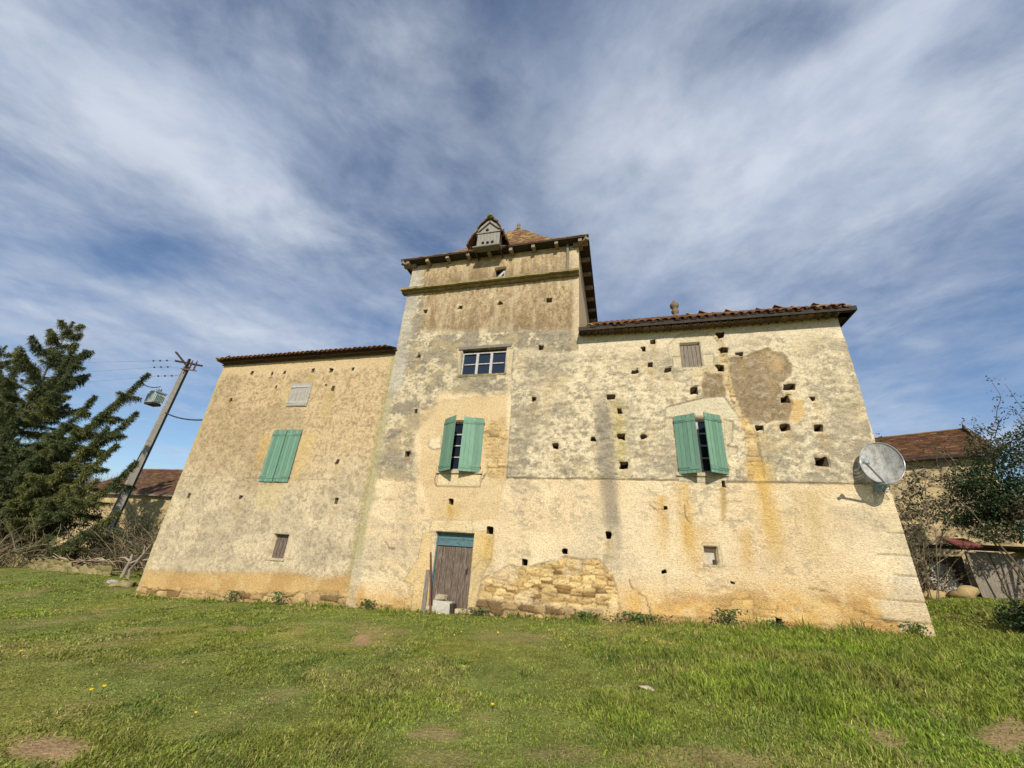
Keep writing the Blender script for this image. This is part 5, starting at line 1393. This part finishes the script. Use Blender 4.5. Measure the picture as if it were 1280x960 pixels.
DRY = [(.20, .14, .08), (.26, .20, .12), (.13, .09, .055), (.32, .26, .17)]
thicket('bramble_thicket', (-26.5, -21.6, 14.8, 16.5), 420, 2.3, 'brown tangle of dry brambles behind the low stone wall, below the pole', 'bush', DRY, 31, (.1, -.1), .8, .014, 2200, [(.05, .07, .025), (.10, .08, .03)])
thicket('bramble_thicket', (-21.4, -17.0, 14.6, 16.8), 560, 2.5, 'dense dry bush filling the corner beside the left wall of the farmhouse', 'bush', DRY, 32, (.05, -.1), .7, .014, 5200, [(.07, .10, .03), (.11, .12, .04), (.12, .09, .05)])
thicket('bramble_thicket', (-33, -26.5, 12.3, 14.8), 420, 2.4, 'pale dry stems leaning under the spruce at the left edge', 'bush', DRY + [(.36, .30, .18)], 33, (.5, -.2), .7, .014, 1500, [(.08, .11, .03), (.10, .09, .03)])
thicket('climbing_plant', (bx1 - 4.6, bx1 - 3.2, BY - .5, BY - .2), 160, 4.6, 'green creeper on the ochre wall of the left barn', 'plant', DRY, 34, (0, .1), .4, .012, 7000, [(.07, .13, .03), (.10, .15, .04)])

q = at(75, 690, 15.0)
shrub('ivy_mound', (q[0], 15.0, zg(q[0], 15.0)), 8, [lob(95, 650, 15.0, 1.5, .7, .9), lob(35, 655, 15.0, 1.8, .7, 1.1), lob(-20, 640, 15.0, 1.6, .8, 1.2), lob(130, 672, 15.2, .9, .6, .6)], 16000, [(.022, .036, .016), (.035, .055, .02), (.05, .075, .028), (.075, .095, .035)], 'dark evergreen ivy mound under the spruce branches, behind the brush pile', 'ivy', 57, (.04, .075), 0, .5)

# broken stump of dead wood by the left corner
b = MB(); sx_, sy_ = at(152, 722, 13.2)[0], 13.2; z0 = zg(sx_, sy_)
for q, r_ in (([(0, 0, -.05), (.02, .02, .35), (.10, 0, .62), (.0, .05, .85)], .075), ([(.28, .05, -.05), (.24, .03, .3), (.5, .0, .62), (.62, 0, .7)], .06), ([(.05, .02, .5), (.4, .05, .66), (.9, .1, .72), (1.5, .15, .95)], .05), ([(.1, .0, .6), (-.25, .0, .72), (-.6, .05, .70)], .045),
              ([(.5, .0, .62), (.8, -.1, .9), (1.0, -.1, 1.3)], .035), ([(.4, .05, .66), (.5, .1, .95), (.42, .1, 1.2)], .03)):
    b.tube([(sx_ + a, sy_ + c, z0 + d) for a, c, d in q], [r_, r_ * .85, r_ * .7, r_ * .45], 7)
o = b.build('dead_stump', mat('bleached_wood', (.30, .25, .19), nscale=14, namp=.5, bump=.6, stretch=(4, 4, 1))); tag(o, 'bleached forked dead stump by the left corner of the farmhouse', 'stump')
for k, (px_, py_, r0, lab) in enumerate(((140, 731, .2, 'grey stone lying in the grass below the dead stump'), (158, 727, .3, 'flat pale stone between the dead stump and the house corner'))):
    q = at(px_, py_, 12.4); b = MB(); b.blob((q[0], 12.4, zg(q[0], 12.4) + .04), (r0 * 1.3, r0, r0 * .45), 70 + k, .5); o = b.build('stone', M['stone_moss'] if k else M['concrete'], smooth=True); tag(o, lab, 'stone')
# heap of cut branches on the wall foot
b = MB(); rd = random.Random(3)
for i in range(90):
    x = rd.uniform(at(45, 720, 13.8)[0], at(128, 715, 13.8)[0]); y = rd.uniform(13.5, 14.1); a = rd.uniform(-.5, .5) + (3.14 if rd.random() < .5 else 0); L_ = rd.uniform(.5, 1.6); z = zg(x, y) + rd.uniform(.05, .5)
    b.tube([(x, y, z), (x + L_ * .5 * math.cos(a), y + .1 * math.sin(a), z + rd.uniform(-.05, .15)), (x + L_ * math.cos(a), y + .2 * math.sin(a), z + rd.uniform(-.2, .3))], [.022, .017, .007], 5, col=tuple(C(*rd.choice(DRY)) * rd.uniform(.8, 1.5)))
o = b.build('brush_pile', M['twig']); tag(o, 'heap of pale cut branches lying against the low mossy wall', 'brush pile')

# ------------------------------------------------------------------ right side: shed boards, millstone, shrubs
SY = 16.6


def S(px, py, y=SY): return at(px, py, y)


fence = thing('plank_shed', 'weathered grey plank shed front under the right shrubs', 'shed', (S(1240, 750)[0], SY, zg(S(1240, 750)[0], SY)))
pts = [((1209, 688), (1231, 756)), ((1226, 689), (1247, 756)), ((1242, 692), (1263, 754)), ((1256, 700), (1279, 752)), ((1270, 700), (1295, 752)), ((1285, 702), (1312, 750))]
b = MB()
for i, (a, c) in enumerate(pts):
    A_, B_ = Vector(S(*a)), Vector(S(*c)); B_.z = zg(B_.x, SY) - .05; A_.x = B_.x - .02 + random.uniform(-.03, .03); B_.y += (i % 2) * .045 + random.uniform(0, .01); A_.y = B_.y + .06; wp_ = random.uniform(.44, .60)
    b = MB(); b.beam(B_ + Vector((.3, 0, 0)), A_ + Vector((.3, 0, random.uniform(-.05, .05))), wp_, .03, up=(0, 1, 0)); b.build('plank', M['shedwood'], fence)
b = MB(); A_ = Vector(S(1200, 695)); B0 = Vector(S(1226, 757))
for i in range(4): b.box((B0.x - .02, SY + .25 + i * .42, (A_.z + zg(B0.x, SY)) / 2), (.03, .40, A_.z - zg(B0.x, SY)))
b.build('side_boards', M['darkwood'], fence)
b = MB(); z_ = S(1215, 684)[2] + .04; b.box((B0.x + 1.4, SY + .7, z_), (3.5, 1.9, .05)); b.build('shed_roof', M['darkwood'], fence)
q = Vector(S(1203, 679, SY - .3)); b = MB(); b.box(q, (.62, .55, .04), Matrix.Rotation(.5, 3, 'X') @ Matrix.Rotation(.2, 3, 'Z')); b.box(q + Vector((.0, .02, .03)), (.60, .06, .03), Matrix.Rotation(.5, 3, 'X'))
o = b.build('red_sheet', M['redtile']); tag(o, 'red tin sheet poking out above the plank shed', 'sheet')
q = Vector(S(1188, 741, 17.1)); q.z = zg(q.x, 17.1) + .42
b = MB(); b.lathe(q, [(.08, -.06), (.52, -.06), (.55, -.04), (.55, .04), (.52, .06), (.09, .06), (.08, .03)], 28, axis=(.25, -1, .28)); o = b.build('millstone', M['concrete'], smooth=False); tag(o, 'round grey millstone leaning on the wall left of the plank shed', 'millstone')
q = Vector(S(1213, 758, 16.2)); b = MB(); b.blob((q.x, 16.2, zg(q.x, 16.2) + .14), (.34, .24, .22), 81, .4); o = b.build('boulder', M['yellowstone'], smooth=True); tag(o, 'yellow boulder at the foot of the plank shed', 'stone')
q = Vector(S(1168, 756, 16.4)); b = MB(); b.blob((q.x, 16.4, zg(q.x, 16.4) + .06), (.3, .2, .16), 82, .5); o = b.build('boulder', M['yellowstone'], smooth=True); tag(o, 'small ochre stone beside the right corner of the farmhouse', 'stone')


gcols = [(.035, .06, .022), (.05, .085, .028), (.065, .10, .035), (.10, .095, .05), (.13, .10, .065)]
q = at(1262, 745, 15.7)
shrub('evergreen_shrub', (q[0] + .6, 15.7, zg(q[0] + .6, 15.7)), 7, [lob(1250, 560, 15.7, .9, .7, .7), lob(1285, 555, 15.9, 1.1, .9, .9), lob(1225, 600, 15.7, .9, .8, .6), lob(1262, 615, 15.6, 1.2, .9, .8), lob(1205, 640, 15.9, .8, .7, .6), lob(1245, 655, 15.6, 1.1, .9, .55), lob(1290, 630, 15.6, 1.2, 1.0, .8), lob(1190, 655, 16.0, .5, .5, .35)],
      30000, gcols, 'dark evergreen shrub with bare twigs at the right edge, in front of the shed', 'shrub', 51, (.03, .058), 30)
q = at(1150, 690, 15.6)
shrub('ivy_bush', (q[0], 15.9, zg(q[0], 15.9)), 3, [lob(1150, 620, 16.0, .7, .5, .8), lob(1135, 655, 15.9, .6, .5, .7), lob(1165, 600, 16.2, .7, .5, .7), lob(1185, 610, 16.2, .8, .5, .6)], 4200, [(.06, .065, .03), (.10, .085, .05), (.14, .11, .07), (.045, .06, .025)],
      'brownish ivy climbing the rubble wall beside the satellite dish', 'ivy', 52, (.03, .055), 8, .4)
thicket('bramble_thicket', (at(1130, 740, 16.2)[0], at(1190, 740, 16.2)[0], 16.3, 17.0), 110, 2.2, 'brown dry brambles at the wall between farmhouse and shed', 'bush', DRY, 53, (0, .1), .5, .012, 1500, [(.09, .075, .04), (.06, .07, .03)])
q = at(1285, 790, 11.9)
shrub('low_shrub', (q[0] + .2, 11.9, zg(q[0], 11.9)), 12, [lob(1292, 775, 11.8, .55, .5, .38), lob(1310, 750, 11.9, .7, .6, .6)], 5200, [(.03, .055, .018), (.045, .075, .022), (.06, .10, .03)], 'low green shrub in the shade at the lower right edge', 'shrub', 54, (.03, .055))

# bare trees on the far hill, left
b = MB(); rd = random.Random(77)
def far_tree(b, x, y, z, h):
    b.tube([(x, y, z), (x, y, z + h * .4)], [.25, .16], 4, col=(.16, .12, .10))
    for i in range(46):
        a = rd.uniform(0, 6.28); el = rd.uniform(.5, 1.45); L_ = h * rd.uniform(.3, .6); s0 = Vector((x, y, z + h * rd.uniform(.25, .45))); d = Vector((math.cos(a) * math.cos(el), math.sin(a) * math.cos(el), math.sin(el)))
        b.tube([s0, s0 + d * L_ * .6, s0 + d * L_ + Vector((0, 0, .3))], [.09, .06, .03], 3, col=tuple(C(.20, .155, .13) * rd.uniform(.7, 1.2)), cap=False)
for i in range(110):
    px_ = rd.uniform(60, 245); y = rd.uniform(95, 150); x = at(px_, 580, y)[0]; z = zg(x, y); far_tree(b, x, y, z - .5, rd.uniform(7, 12))
o = b.build('far_wood', M['twig']); tag(o, 'bare brown wood along the hilltop behind the barn', 'wood', kind='stuff')

# ------------------------------------------------------------------ lawn
def lawn_blades():
    n = 950000
    r_ = (rng.uniform(2.3 ** .7, 27 ** .7, n)) ** (1 / .7); az = rng.uniform(R(-84), R(52), n)
    x, y = r_ * np.sin(az), r_ * np.cos(az)
    ok = (y > 1.6) & ~((x > LX0 - .02) & (x < TX0) & (y > YL - .05)) & ~((x >= TX0) & (x < RX1 + .02) & (y > YF - .05)) & ~((x < -15.4) & (y > 15.5)) & (y < 19)
    x, y, r_ = x[ok], y[ok], r_[ok]; n = len(x)
    s = soil_mask(x, y); z = ground(x, y)
    ok = rng.random(n) > s * .93; x, y, z, r_ = x[ok], y[ok], z[ok], r_[ok]; n = len(x)
    px, py = topx(x, y, z)
    # long fresh grass to the right and in tufts; short trodden lawn at the left
    tuft = ss(.52, .70, fbm(x * .9, y * .9, 3, 61)); right = ss(-2.5, 3.5, x) 
    h = .020 + .034 * right * (.35 + tuft) + .028 * tuft
    wallstrip = ss(.55, .1, YF - y) * (y < YF) * (x > -15.5) * (x < 6); h = h + wallstrip * (.09 + .06 * (px > 800)) * rng.random(n) * (.2 + 2.0 * ss(.42, .68, fbm(x * 2.1, y * .5, 3, 88)))
    for cx_, cy_, rr_, add in ((960, 800, 150, .05), (850, 835, 40, .05), (775, 822, 18, .07), (470, 880, 45, .035), (1100, 870, 130, .04), (1250, 895, 40, .05), (1230, 820, 90, .06), (790, 925, 40, .04), (1080, 795, 70, .05)):
        h = h + add * np.exp(-((px - cx_) ** 2 + ((py - cy_) * 1.8) ** 2) / rr_ ** 2)
    h = h * rng.uniform(.45, 1.35, n) * (.45 + 1.1 * fbm(x * 3.5, y * 3.5, 3, 69, .7))
    broad = rng.random(n) < .22 * (1 - right * .7)             # clover and weed leaves
    h = np.where(broad, h * .55, h)
    w = .0030 * r_ / 5 * rng.uniform(.7, 1.4, n) + .0016; w = np.where(broad, w * 2.3, w)
    a = rng.uniform(0, 2 * math.pi, n); lean = rng.uniform(.15, 1.0, n) + .25 * (1 - right); la = rng.uniform(0, 2 * math.pi, n)
    sx, sy = np.cos(a) * w, np.sin(a) * w; lx, ly = np.cos(la) * lean * h, np.sin(la) * lean * h
    zz = z - .006
    V = np.empty((n, 5, 3)); V[:, 0] = np.stack([x - sx, y - sy, zz], 1); V[:, 1] = np.stack([x + sx, y + sy, zz], 1)
    V[:, 2] = np.stack([x + sx * .8 + lx * .4, y + sy * .8 + ly * .4, zz + h * .62], 1); V[:, 3] = np.stack([x - sx * .8 + lx * .4, y - sy * .8 + ly * .4, zz + h * .62], 1)
    V[:, 4] = np.stack([x + lx, y + ly, zz + h * np.clip(1.05 - .3 * lean, .6, 1)], 1)
    t1 = fbm(x * .45, y * .45, 4, 65); t2 = fbm(x * 2.2, y * 2.2, 3, 66); rnd = rng.random(n)
    A, B, D_, Y_ = C(.24, .275, .052), C(.285, .385, .042), C(.15, .22, .048), C(.48, .38, .16)
    col = mixc(A[None] * np.ones((n, 1)), B, ss(.42, .62, t1) * .5 + .45 * right + .15 * tuft)
    col = mixc(col, D_, ss(.50, .66, t2) * .6 * (1 - .3 * right))
    col = mixc(col, Y_, (rnd < .10 + .34 * ss(.5, .7, fbm(x * 1.1, y * 1.1, 4, 21)) + .12 * (1 - right) * ss(.45, .6, t1)).astype(float) * rng.uniform(.4, 1, n))
    col = mixc(col, C(.27, .28, .055), ss(.52, .66, fbm(x * .7 + 9, y * .7, 3, 67)) * .35)
    col = col * rng.uniform(.5, 1.4, (n, 1)) * (.52 + .95 * fbm(x * 5, y * 5, 4, 68, .75))[:, None]
    Fq = np.empty((n, 2, 4), np.int32); o_ = np.arange(n) * 5
    me = bpy.data.meshes.new('grass'); me.vertices.add(n * 5); me.vertices.foreach_set('co', V.astype(np.float32).ravel())
    loops = np.stack([o_, o_ + 1, o_ + 2, o_ + 3, o_ + 3, o_ + 2, o_ + 4], 1).astype(np.int32)
    me.loops.add(n * 7); me.loops.foreach_set('vertex_index', loops.ravel())
    st = np.stack([np.arange(n) * 7, np.arange(n) * 7 + 4], 1).astype(np.int32); me.polygons.add(n * 2); me.polygons.foreach_set('loop_start', st.ravel())
    me.update(calc_edges=True)
    cc = np.ones((n, 5, 4), np.float32); cc[:, :, :3] = col[:, None, :]; at_ = me.color_attributes.new('Paint', 'FLOAT_COLOR', 'POINT'); at_.data.foreach_set('color', cc.ravel())
    me.materials.append(M['grass']); o = link('grass', me); tag(o, 'rough lawn of short grass and fresh tufts in front of the farmhouse', 'grass', kind='stuff')


lawn_blades()

# ------------------------------------------------------------------ weeds along the wall, dandelions, bits on the lawn
def gpoint(px, py):
    d = ROT @ np.array([px - PCX, py - PCY, FOC]); ts = np.linspace(.002, .06, 4000); P = d[None] * ts[:, None]
    k = np.argmax(P[:, 2] < ground(P[:, 0], P[:, 1])); return P[k]


def weed(px, py, w, h, n, label, seed, cols=((.09, .15, .045), (.12, .19, .05), (.07, .12, .04))):
    gr = np.random.default_rng(seed); P = gpoint(px, py); P[1] = min(P[1], (YF if P[0] > TX0 else YL) - .10) if P[0] < 6 and P[0] > LX0 else P[1]; P[2] = zg(P[0], P[1])
    cl = Cloud(); d = unit(n, gr); c = P[None] + np.stack([gr.normal(0, w / 2.4, n), gr.normal(0, .06, n), h * gr.random(n) ** .8], 1)
    u = d; u[:, 2] = np.abs(u[:, 2]) * .6; cl.quads(c, u * gr.uniform(.025, .055, n)[:, None], perp(u) * gr.uniform(.012, .028, n)[:, None], np.array(cols)[gr.integers(0, len(cols), n)] * gr.uniform(.7, 1.3, (n, 1)))
    t = thing('weed', label, 'weed', tuple(P), 'weeds along the foot of the farmhouse'); cl.build('leaves', M['leaf'], t)
    b = MB(); rd = random.Random(seed)
    for i in range(7): b.tube([tuple(P), (P[0] + rd.uniform(-w, w) * .3, P[1], P[2] + h * .5), (P[0] + rd.uniform(-w, w) * .5, P[1] - .02, P[2] + h * rd.uniform(.7, 1.1))], [.006, .005, .002], 4, col=(.09, .12, .04))
    b.build('stems', M['twig'], t)


weed(288, 753, .35, .30, 150, 'dark weed against the stone base of the left wing, leftmost', 1); weed(346, 757, .3, .34, 150, 'weed against the stone base below the cellar window', 2)
weed(459, 762, .35, .24, 140, 'weed at the tower foot just right of the left wing', 3); weed(900, 776, .4, .38, 220, 'leafy weed at the wall below the small square vent', 4)
weed(600, 768, .4, .16, 120, 'low weed at the rubble right of the door', 5); weed(735, 773, .45, .2, 150, 'low weed at the right end of the bare rubble patch', 6); weed(800, 777, .8, .22, 260, 'wide low weed clump left of the small square vent', 7)
weed(1143, 798, .3, .3, 140, 'weed at the pale quoins of the right corner', 8); weed(956, 780, .3, .2, 120, 'weed beside the dark hole at the foot of the right wing', 9)
dl = []
proto = None
for px, py in ((549, 770), (632, 776), (666, 772), (685, 778), (445, 793), (480, 797), (568, 797), (577, 794), (622, 795), (702, 804), (712, 811), (808, 803), (815, 801), (847, 823), (715, 794), (798, 788), (740, 798), (25, 820), (112, 871), (126, 867), (241, 899), (615, 890), (1197, 834), (1203, 833), (848, 810), (809, 806)):
    P = gpoint(px, py); k = np.hypot(P[0], P[1]) / 9
    if proto is None:
        b = MB(); b.lathe((0, 0, .075), [(.006, 0), (.022, .008), (.03, .02), (.024, .028), (.008, .03)], 9); b.tube([(0, 0, -.01), (.004, 0, .04), (0, 0, .076)], .004, 4, mat=1); f_ = b.build('dandelion', [M['petal'], M['leaf']]); proto = f_
    else: f_ = proto.copy(); COL.objects.link(f_)
    f_.location = P; f_.rotation_euler = (random.uniform(-.3, .3), random.uniform(-.3, .3), random.uniform(0, 6)); f_.scale = [random.uniform(.5, .8)] * 3
    tag(f_, 'small yellow dandelion flower standing in the short grass of the lawn', 'flower', 'dandelions in the lawn')
P = gpoint(808, 862); b = MB(); b.blob((P[0], P[1], P[2] + .015), (.09, .055, .025), 90, .5); o = b.build('stone', M['stone'], smooth=True); tag(o, 'flat pale stone lying in the grass right of the lawn centre', 'stone')
